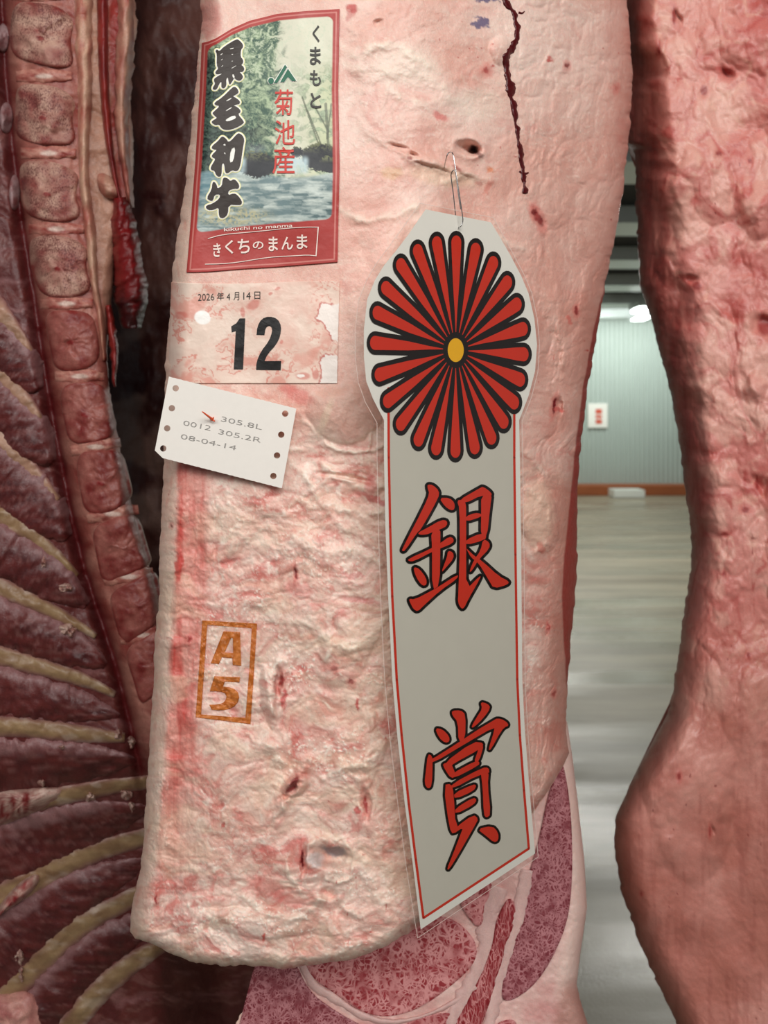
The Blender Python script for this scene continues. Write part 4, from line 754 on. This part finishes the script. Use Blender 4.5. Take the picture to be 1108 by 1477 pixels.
# ------------------------------------------------------------------ the opened beef side at left (spine and ribs), its colours darkened to stand in for shade
SPx = spl([(60, -80), (65, 50), (72, 170), (80, 280), (92, 390), (108, 490), (128, 600), (150, 700), (178, 800), (198, 880), (212, 960), (222, 1040), (232, 1140)])     # middle of the spine
GRx = spl([(0, -80), (8, 100), (18, 200), (32, 320), (50, 430), (66, 540), (86, 650), (105, 750), (125, 830), (148, 900), (168, 960), (185, 1030), (205, 1120), (225, 1200)])       # groove left of it
Rl = spl([(192, -80), (195, 0), (199, 40), (190, 100), (188, 150), (192, 200), (192, 290), (172, 330), (162, 420), (154, 500), (158, 560), (173, 640), (187, 720), (208, 790), (226, 850), (240, 930), (256, 1060), (280, 1200), (320, 1330), (420, 1400), (440, 1560)])
def Dleft(px, py):
    px = np.asarray(px, float); py = np.asarray(py, float)
    g = GRx(py); sp = SPx(py); low = ss(1050, 1250, py)
    d = .70+.02*np.exp(-((px-g)/11)**2)*(1-low)+.0*px-.018*np.exp(-((px-sp)/48)**2)*(1-low)
    d = d+.10*ss(215, 330, px)*ss(1290, 1390, py)+.10*ss(0, 260, px-g)*low*.5-.02*ss(30, -200, px-g)+.045*low
    e = np.clip((Rl(py)-px)/16, 0, 1); d = d+.02*(1-np.sqrt(np.clip(1-(1-e)**2, 0, 1)))
    wx, wy = warp(px, py, 40., 16, 160)
    return d-.004*fbm(wx/50, wy/40, 4, 161)-.0016*fbm(wx/11, wy/10, 3, 163)
left = root('beef_side', 'opened beef side on the left showing its spine bones and ribs', 'beef', tuple(P(100, 1560, .76)), 'hanging beef sides')
py = np.linspace(-320, 1750, 690)[:, None]*np.ones((1, 280)); s3 = np.linspace(0, 1, 280)[None, :]; px = -420+s3*(Rl(py)+420); px = px+2.5*fbm(py/10, px*0, 3, 165)*np.clip(1-(Rl(py)-px)/10, 0, 1)
g = GRx(py); wx, wy = warp(px, py, 40., 16, 160); nz = fbm(wx/34, wy/26, 5, 167)
mus = mixc(np.broadcast_to(lin((98, 44, 40)), px.shape+(3,)), lin((84, 34, 34)), np.clip(.5+nz, 0, 1)); mus = mixc(mus, lin((150, 104, 104)), ss(.1, .6, fbm(wx/60, wy/14, 4, 169))*.5)
mus = mixc(mus, lin((150, 104, 98)), ss(.1, .6, fbm(wx/40, wy/5, 4, 170))*.35)
bonec = mixc(np.broadcast_to(lin((176, 118, 104)), px.shape+(3,)), lin((134, 58, 52)), np.clip(.45+1.1*nz, 0, 1)); spn = ss(-2, 8, px-g)
c = mixc(mus, bonec, spn*ss(1150, 1000, py)); c = mixc(c, lin((92, 16, 20)), np.exp(-((px-g-2*nz)/8)**2)*.9*ss(1180, 1080, py))
f = ss(10, 30, px-SPx(py)-30)*ss(700, 560, py); c = mixc(c, lin((190, 146, 122)), f*.8)
f = ss(0, 14, px-(np.interp(py, [-80, 0, 140, 300, 420], [146, 148, 150, 158, 166])+3*nz))*ss(470, 430, py); c = mixc(c, mixc(np.broadcast_to(lin((150, 52, 46)), px.shape+(3,)), lin((206, 158, 138)), np.clip(ss(165, 190, px-.03*py)*.9+.5*nz, 0, 1)), f)
c = mixc(c, lin((120, 22, 24)), ss(270, 330, py+20*nz)*ss(158, 172, px)*ss(480, 430, py)*.8)
body = solid_grid('inner_wall', px, py, Dleft(px, py), c, M_IN, left, [(.02, .01), (.06, .05), (.10, .12)])
VERT = [[(14, -106), (52, -104), (78, -98), (96, -82), (90, -54), (97, -24), (78, -20), (42, -26), (12, -34), (10, -66)], [(24, 6), (60, 8), (85, 14), (104, 32), (97, 60), (104, 90), (85, 95), (50, 88), (20, 78), (18, 45)], [(27, 126), (60, 125), (90, 132), (107, 150), (99, 170), (108, 202), (80, 207), (45, 203), (24, 192), (27, 160)],
        [(33, 237), (65, 235), (95, 243), (112, 257), (104, 280), (116, 308), (90, 318), (55, 314), (34, 300), (32, 265)], [(48, 345), (85, 343), (110, 350), (124, 365), (120, 385), (130, 415), (105, 426), (65, 425), (51, 400), (46, 370)],
        [(66, 453), (100, 450), (130, 455), (138, 480), (142, 515), (122, 530), (82, 533), (75, 500)], [(88, 560), (125, 553), (152, 560), (160, 600), (164, 625), (135, 635), (102, 637), (94, 600)],
        [(112, 657), (145, 652), (173, 654), (183, 690), (188, 715), (160, 737), (125, 738), (117, 700)], [(135, 764), (165, 750), (196, 745), (209, 790), (216, 812), (180, 827), (150, 840), (142, 800)],
        [(160, 857), (190, 842), (221, 824), (230, 860), (230, 893), (200, 915), (178, 927), (167, 890)], [(182, 940), (210, 922), (238, 905), (246, 950), (250, 985), (220, 1000), (204, 1014), (195, 980)]]
def cvert(k):
    def fn(x, y, R):
        n = fbm(x/16, y/16, 4, 180+k); a = lin((196, 156, 138)) if k < 5 else lin((164, 98, 88)); b = lin((142, 74, 68)) if k < 5 else lin((122, 40, 38))
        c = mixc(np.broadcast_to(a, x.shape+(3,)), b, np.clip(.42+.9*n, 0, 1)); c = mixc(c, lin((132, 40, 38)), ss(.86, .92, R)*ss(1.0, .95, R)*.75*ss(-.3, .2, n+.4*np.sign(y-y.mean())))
        c = mixc(c, lin((216, 184, 166)), ss(.95, 1.0, R)*.8)
        cx, cy = x.mean(), y.mean(); q = ell(x+2*n, y+2*n, cx-3, cy+4, 6, 3.6, 10); return mixc(c, lin((132, 30, 32)), ss(1.1, .7, q)*.85*(k < 8))
    return fn
for k, o in enumerate(VERT):
    puff('vertebra', o, Dleft, .0042, M_BONE if k < 5 else M_IN, left, cvert(k), 20, 96, .0010, 12., 190+k, .003, 12., 2, 1.14)
for k in range(len(VERT)-1):
    a, b = np.array(VERT[k]), np.array(VERT[k+1]); ya = a[:, 1].max(); yb = b[:, 1].min(); xm0 = (a[:, 0].min()+b[:, 0].min())/2; xm1 = (a[:, 0].max()+b[:, 0].max())/2; ym = (ya+yb)/2; tl_ = (k >= 6)*7
    def cd(x, y, u, k=k):
        c = mixc(np.broadcast_to(lin((198, 140, 124)), x.shape+(3,)), lin((140, 48, 44)), np.clip(.5+fbm(x/12, y/5, 4, 200+k), 0, 1)*.9); return mixc(c, lin((226, 202, 188)), ss(1.1, .6, ell(x, y, (xm0+xm1)/2, ym, 14, 4))*.8)
    strip('spine_disc', [(xm0+2, ym+tl_), ((xm0+xm1)/2, ym-1), (xm1-2, ym-tl_)], [8, 11, 10, 7], Dleft, .0022, M_IN, left, cd, 34, 11, .0012, 210+k, .001, .3)
# white ligament along the spine, red cord, flap and clot to its right
def clig(x, y, u): return mixc(np.broadcast_to(lin((206, 164, 138)), x.shape+(3,)), lin((170, 94, 80)), np.clip(.35+1.1*fbm(x/7, y/24, 4, 220), 0, 1))
strip('ligament', [(118, -320), (122, 0), (120, 60), (124, 130), (120, 200), (122, 280), (132, 340), (134, 400), (146, 460), (152, 520)], [18, 18, 16, 14, 13, 11, 8, 9, 6, 4], Dleft, .012, M_IN, left, clig, 130, 13, .003, 222, .006, .25)
def cred(x, y, u): return mixc(np.broadcast_to(lin((150, 46, 40)), x.shape+(3,)), lin((110, 22, 24)), np.clip(.5+fbm(x/8, y/30, 3, 224), 0, 1))
tag(strip('red_cord', [(146, -320), (148, 40), (150, 120), (156, 200), (166, 260), (176, 300)], [6, 7, 9, 9, 7, 3], Dleft, .014, M_IN, left, cred, 90, 11, .001, 225, .006, .15), 'smooth red muscle cord beside the spine')
def cflap(x, y, u): return mixc(np.broadcast_to(lin((196, 148, 126)), x.shape+(3,)), lin((158, 78, 68)), np.clip(.4+1.2*fbm(x/9, y/30, 4, 227), 0, 1))
strip('fat_flap', [(176, -320), (180, 0), (182, 60), (178, 120), (174, 180), (182, 250), (190, 300)], [20, 21, 18, 13, 14, 10, 5], Dleft, .014, M_IN, left, cflap, 100, 13, .004, 228, .006, .35)
puff('fat_lump', [(136, 246), (158, 250), (176, 270), (178, 288), (160, 290), (142, 280)], Dleft, .014, M_IN, left, lambda x, y, R: cflap(x, y, R), 8, 40, .003, 2.5, 230)
def cclot(x, y, u): return mixc(np.broadcast_to(lin((122, 22, 24)), x.shape+(3,)), lin((48, 10, 12)), np.clip(ss(395, 445, y)*.9+.5*fbm(x/9, y/9, 4, 232), 0, 1))
tag(strip('blood_clot', [(172, 285), (178, 330), (184, 380), (190, 425), (190, 474)], [12, 19, 21, 24, 24, 14], lambda x, y: np.maximum(Dleft(x, y), 0)*0+.705, .02, M_IN, left, cclot, 70, 15, .006, 233, .012, .2), 'dark red blood clot hanging by the spine')
tag(strip('blood_shred', [(156, 440), (160, 480), (166, 500), (164, 540), (166, 558)], [5, 7, 6, 5, 2], lambda x, y: x*0+.70, .01, M_IN, left, cred, 40, 9, .003, 234, .006, .5), 'red shred of tissue below the clot')
# ribs with the strips of muscle between
RIBS = [([(-40, 410), (0, 452), (25, 482), (46, 512)], [20, 17, 11, 6]), ([(-40, 500), (0, 540), (35, 575), (64, 614)], [18, 15, 11, 5]), ([(-40, 590), (0, 636), (45, 680), (84, 722)], [19, 16, 13, 6]), ([(-60, 700), (0, 742), (45, 770), (90, 808), (112, 830)], [16, 14, 12, 9, 4]),
        ([(-60, 824), (0, 846), (60, 874), (110, 900), (138, 918)], [15, 14, 12, 9, 5]), ([(-60, 930), (0, 946), (80, 968), (130, 984), (166, 1002)], [15, 14, 12, 10, 5]), ([(-60, 1045), (0, 1047), (70, 1053), (130, 1060), (180, 1064)], [15, 14, 13, 12, 7]),
        ([(-60, 1182), (20, 1164), (95, 1147), (150, 1136), (215, 1128)], [16, 15, 13, 11, 9]), ([(-60, 1312), (20, 1288), (62, 1262), (135, 1228), (215, 1206)], [20, 20, 17, 14, 12]), ([(-40, 1490), (20, 1425), (60, 1385), (110, 1336), (190, 1296), (230, 1270)], [20, 18, 17, 16, 13, 10]),
        ([(70, 1540), (100, 1480), (150, 1420), (205, 1378), (260, 1350)], [18, 17, 16, 14, 8])]
def crib(k):
    def fn(x, y, u):
        n = fbm(x/22, y/10, 4, 240+k); c = mixc(np.broadcast_to(lin((152, 124, 90)) if k > 2 else lin((176, 136, 114)), x.shape+(3,)), lin((128, 96, 70)), np.clip(.4+.9*n, 0, 1)); c = mixc(c, lin((136, 92, 92)), ss(.35, .95, np.abs(u))*.8)
        return mixc(c, lin((222, 206, 192)), ss(.3, .7, fbm(x/22, y/12, 3, 250+k)+.25*ss(60, 130, x))*.22)
    return fn
for k, (ln, hw) in enumerate(RIBS):
    strip('rib', ln, np.array(hw)*1.2, Dleft, .0040, M_RIB, left, crib(k), 80, 13, .0007, 260+k, .002, .1)
def cint(k):
    def fn(x, y, u):
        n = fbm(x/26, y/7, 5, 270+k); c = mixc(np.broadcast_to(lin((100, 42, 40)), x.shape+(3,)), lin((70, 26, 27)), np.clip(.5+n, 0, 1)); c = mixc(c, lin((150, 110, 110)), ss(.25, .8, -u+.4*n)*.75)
        return mixc(c, lin((150, 104, 100)), ss(.1, .6, fbm(x/30, y/3.5, 4, 280+k))*.35)
    return fn
for k in range(len(RIBS)-1):
    a, b = chaikin(RIBS[k][0], 3, False), chaikin(RIBS[k+1][0], 3, False); n = min(len(a), len(b)); ia = np.linspace(0, len(a)-1, 12).astype(int); ib = np.linspace(0, len(b)-1, 12).astype(int)
    mid = (a[ia]+b[ib])/2; gap = np.hypot(*(a[ia]-b[ib]).T)*.34
    gap[-4:] *= (.95, .8, .55, .25); strip('rib_muscle', [tuple(p) for p in mid], gap*1.12, Dleft, .0065, M_IN, left, cint(k), 90, 15, .0016, 290+k, .003, .2)
def cwh(x, y, R): return mixc(np.broadcast_to(lin((206, 178, 164)), x.shape+(3,)), lin((166, 112, 102)), np.clip(.4+fbm(x/4, y/4, 3, 300), 0, 1))
for cx, cy, rx, ry in ((62, 815, 6, 14), (98, 908, 18, 13), (60, 1128, 8, 7), (131, 1150, 9, 8), (182, 1146, 10, 8), (190, 1165, 5, 12), (95, 848, 14, 8), (28, 1380, 8, 16), (88, 1078, 6, 4), (190, 1070, 6, 10), (30, 1405, 5, 14), (170, 1060, 8, 10)):
    puff('fat_scrap', [(cx+rx*(1+.3*math.sin(j*2.3+cx))*math.cos(j*.628), cy+ry*(1+.3*math.cos(j*1.7+cy))*math.sin(j*.628)) for j in range(10)], Dleft, .010, M_IN, left, cwh, 9, 40, .009, 2., 310, .006, 5.)
puff('cut_rib_end', [(-20, 1142), (30, 1136), (98, 1132), (92, 1150), (52, 1174), (0, 1194), (-20, 1198)], Dleft, .016, M_IN, left, lambda x, y, R: mixc(cwh(x, y, R), lin((112, 26, 28)), ss(.95, .6, R)*ss(60, 40, x)*np.clip(.6+fbm(x/4, y/16, 3, 319), 0, 1)), 10, 50, .003, 3., 318)
puff('cut_rib_end', [(-20, 1345), (0, 1300), (30, 1268), (58, 1254), (62, 1268), (45, 1290), (15, 1312), (0, 1320)], Dleft, .018, M_IN, left, lambda x, y, R: mixc(cwh(x, y, R), lin((150, 44, 50)), ss(.9, .5, R)*np.clip(.55+fbm(x/6, y/10, 3, 320), 0, 1)), 9, 44, .003, 3., 321)

for cx, cy, rx, ry in ((4, 55, 10, 24), (9, 170, 11, 26), (21, 278, 9, 30)):
    tag(puff('membrane', circ(cx, cy, rx, ry, 12), Dleft, .010, M_IN, left, lambda x, y, R: mixc(np.broadcast_to(lin((150, 124, 124)), x.shape+(3,)), lin((120, 70, 70)), np.clip(.3+fbm(x/8, y/12, 3, 325), 0, 1)), 8, 36, .002, 2., 326), 'greyish membrane beside the spine')
puff('pelvic_fat', [(-40, 1425), (0, 1432), (30, 1424), (58, 1432), (66, 1460), (74, 1520), (-40, 1540)], Dleft, .016, M_IN, left, lambda x, y, R: mixc(np.broadcast_to(lin((206, 150, 138)), x.shape+(3,)), lin((170, 100, 96)), np.clip(.4+fbm(x/14, y/14, 4, 327), 0, 1)), 12, 60, .003, 3., 328)
# ------------------------------------------------------------------ dim side hanging behind, between the two
Ld = spl([(120, -80), (140, 300), (130, 900), (160, 1200)]); Rd = spl([(340, -80), (330, 300), (320, 900), (330, 1200)])
def Ddk(px, py): return .98+.05*ss(210, 150, px)+.03*ss(270, 330, px)-.012*fbm(px/60, py/90, 4, 330)-.004*fbm(px/16, py/20, 3, 332)
dim = root('beef_side', 'dim reddish brown beef side hanging in the gap behind the front one', 'beef', tuple(P(230, 1200, 1.0)), 'hanging beef sides')
py = np.linspace(-320, 1200, 350)[:, None]*np.ones((1, 90)); px = Ld(py)+np.linspace(0, 1, 90)[None, :]*(Rd(py)-Ld(py)); n = fbm(px/40, py/70, 5, 334)
c = mixc(np.broadcast_to(lin((104, 66, 58)), px.shape+(3,)), lin((66, 32, 30)), np.clip(.45+n, 0, 1)); c = mixc(c, lin((168, 140, 128)), ss(.1, .5, fbm(px/60, py/50, 3, 336))*ss(300, 600, py)*.6)
for cx, cy, rx, ry in ((205, 545, 34, 18), (225, 575, 14, 14), (222, 282, 16, 9), (230, 300, 9, 14), (195, 560, 20, 10)):
    q = ell(px, py, cx, cy, rx, ry)+.5*fbm(px/10, py/10, 3, 338); c = mixc(c, lin((58, 14, 16)), ss(1.1, .6, q)*.85)
solid_grid('inner_flank', px, py, Ddk(px, py), c, M_DARK, dim, [(.03, .03), (.08, .12)])

# ------------------------------------------------------------------ the side at right
Lq = spl([(878, -80), (885, 60), (892, 150), (902, 205), (916, 216), (917, 300), (921, 360), (921, 412), (936, 450), (950, 500), (966, 560), (978, 630), (988, 700), (999, 790), (995, 830), (984, 900), (975, 970), (964, 1030), (938, 1080), (905, 1140), (887, 1183), (886, 1220), (895, 1280), (915, 1340), (940, 1400), (965, 1450), (985, 1500), (1005, 1570)])
Fq = spl([(922, -80), (926, 50), (934, 110), (945, 200), (960, 300), (985, 420), (1000, 520), (1012, 620), (1018, 720), (1012, 800), (990, 880), (975, 970)])
def Dright(px, py):
    px = np.asarray(px, float); py = np.asarray(py, float); e = np.clip((px-Lq(py))/46, 0, 1)
    d = .655-.03*ss(980, 1200, px)+.06*(1-np.sqrt(np.clip(1-(1-e)**2, 0, 1)))
    rec = ss(24, -34, px-Fq(py)+16*fbm(py/45, py*0+2, 3, 376))*ss(930, 760, py); d = d+rec*np.interp(py, [0, 200, 400, 800], [.085, .05, .028, .018])
    wx, wy = warp(px, py, 50., 20, 350)
    up = ss(1150, 850, py)
    h = .009*fbm(px/130, py/170, 3, 351)+(.0020*fbm(wx/48, wy/56, 3, 353)+.0062*(billow(wx/58, wy/66, 4, 354)-.5))*(.22+.78*up)+.0016*fbm(wx/16, wy/18, 3, 356)*(.2+.8*up)+.0006*(ridge(wx/26, wy/90, 3, 358)-.5)+.0004*fbm(px/5, py/5, 2, 359)
    for cx, cy, rx, ry, dp in ((1040, 250, 60, 60, .006), (1085, 60, 40, 40, .006), (1090, 300, 30, 50, .008), (1000, 1150, 70, 140, .012), (1060, 1000, 60, 120, .006), (1095, 560, 14, 26, .008), (1000, 260, 26, 50, .005), (960, 420, 20, 60, .004)):
        q = ell(wx, wy, cx, cy, rx, ry); h = h+dp*np.clip(1-q*q, 0, 1)
    for cx, cy, rx, ry, dp in ((1049, 105, 8, 7, .006), (972, 22, 3, 14, .005), (1093, 700, 5, 9, .006), (1025, 1200, 2, 8, .004), (1005, 413, 8, 6, .006), (1104, 470, 10, 14, .008)):
        q = ell(wx, wy, cx, cy, rx, ry); h = h-dp*np.exp(-q**3)
    return d-h
right = root('beef_side', 'pinkish red beef side hanging on the right, beside the gap to the hall', 'beef', tuple(P(1080, 1570, .68)), 'hanging beef sides')
py = np.linspace(-320, 1750, 760)[:, None]*np.ones((1, 210)); s4 = np.linspace(0, 1, 210)**1.15; px = Lq(py)+s4[None, :]*(1290-Lq(py)); pxe = px+2.6*fbm(py/11, px*0+5, 3, 361)*np.clip(1-(px-Lq(py))/10, 0, 1)
wx, wy = warp(px, py, 50., 24, 362); n = fbm(wx/60, wy/60, 5, 363)
c = mixc(np.broadcast_to(lin((216, 154, 142)), px.shape+(3,)), lin((196, 112, 104)), np.clip(.5+1.0*n, 0, 1)); c = mixc(c, lin((228, 184, 162)), ss(.62, .95, ridge(wx/44, wy/40, 4, 365))*.5*ss(1300, 900, py)); c = mixc(c, lin((178, 66, 60)), ss(.25, .6, fbm(wx/40, wy/36, 5, 367))*.6*ss(900, 500, py))
bl_ = billow(wx/58, wy/66, 4, 354); c = mixc(c, lin((168, 56, 52)), ss(.42, .24, bl_)*.6*ss(1250, 850, py)); c = mixc(c, lin((232, 190, 172)), ss(.58, .74, bl_)*.45*ss(1250, 850, py))
c = mixc(c, lin((182, 118, 102)), ss(820, 1050, py)*.7*np.clip(.7+.6*n, 0, 1)); c = mixc(c, lin((160, 90, 80)), ss(.1, .5, fbm(px/9, py/80, 4, 378))*.35*ss(900, 1100, py))
rec = ss(10, -12, px-Fq(py)+8*n+16*fbm(py/45, py*0+2, 3, 376))*ss(900, 780, py); c = mixc(c, mixc(np.broadcast_to(lin((150, 66, 60)), px.shape+(3,)), lin((196, 124, 112)), np.clip(.35+1.1*fbm(px/8, py/60, 4, 369), 0, 1)), rec*.85)
v = vn(px/6, py/7, 371); c = mixc(c, lin((120, 30, 32)), ss(.9, .97, v)*ss(.0, .4, fbm(px/70, py/70, 2, 373))*.8)
for cx, cy, rx, ry in ((1049, 103, 9, 6), (972, 22, 3, 14), (1093, 700, 3, 9), (1075, 735, 6, 5), (1045, 770, 7, 3), (1045, 828, 2, 5), (1025, 1200, 2, 8), (1104, 470, 12, 16), (1080, 945, 3, 4), (1015, 130, 6, 8), (950, 70, 3, 9), (1005, 412, 7, 6), (1038, 222, 5, 4), (1082, 232, 3, 4), (926, 1290, 2, 3), (980, 1120, 3, 6)):
    q = ell(px+2*n, py+2*n, cx, cy, rx, ry); c = mixc(c, lin((110, 20, 24)), ss(1.2, .6, q)*.85); c = mixc(c, lin((190, 76, 70)), ss(2.4, 1.1, q)*.35)
solid_grid('fat_cover', pxe, py, Dright(px, py), c, M_FAT2, right, [(.02, .006), (.06, .03), (.12, .10)])
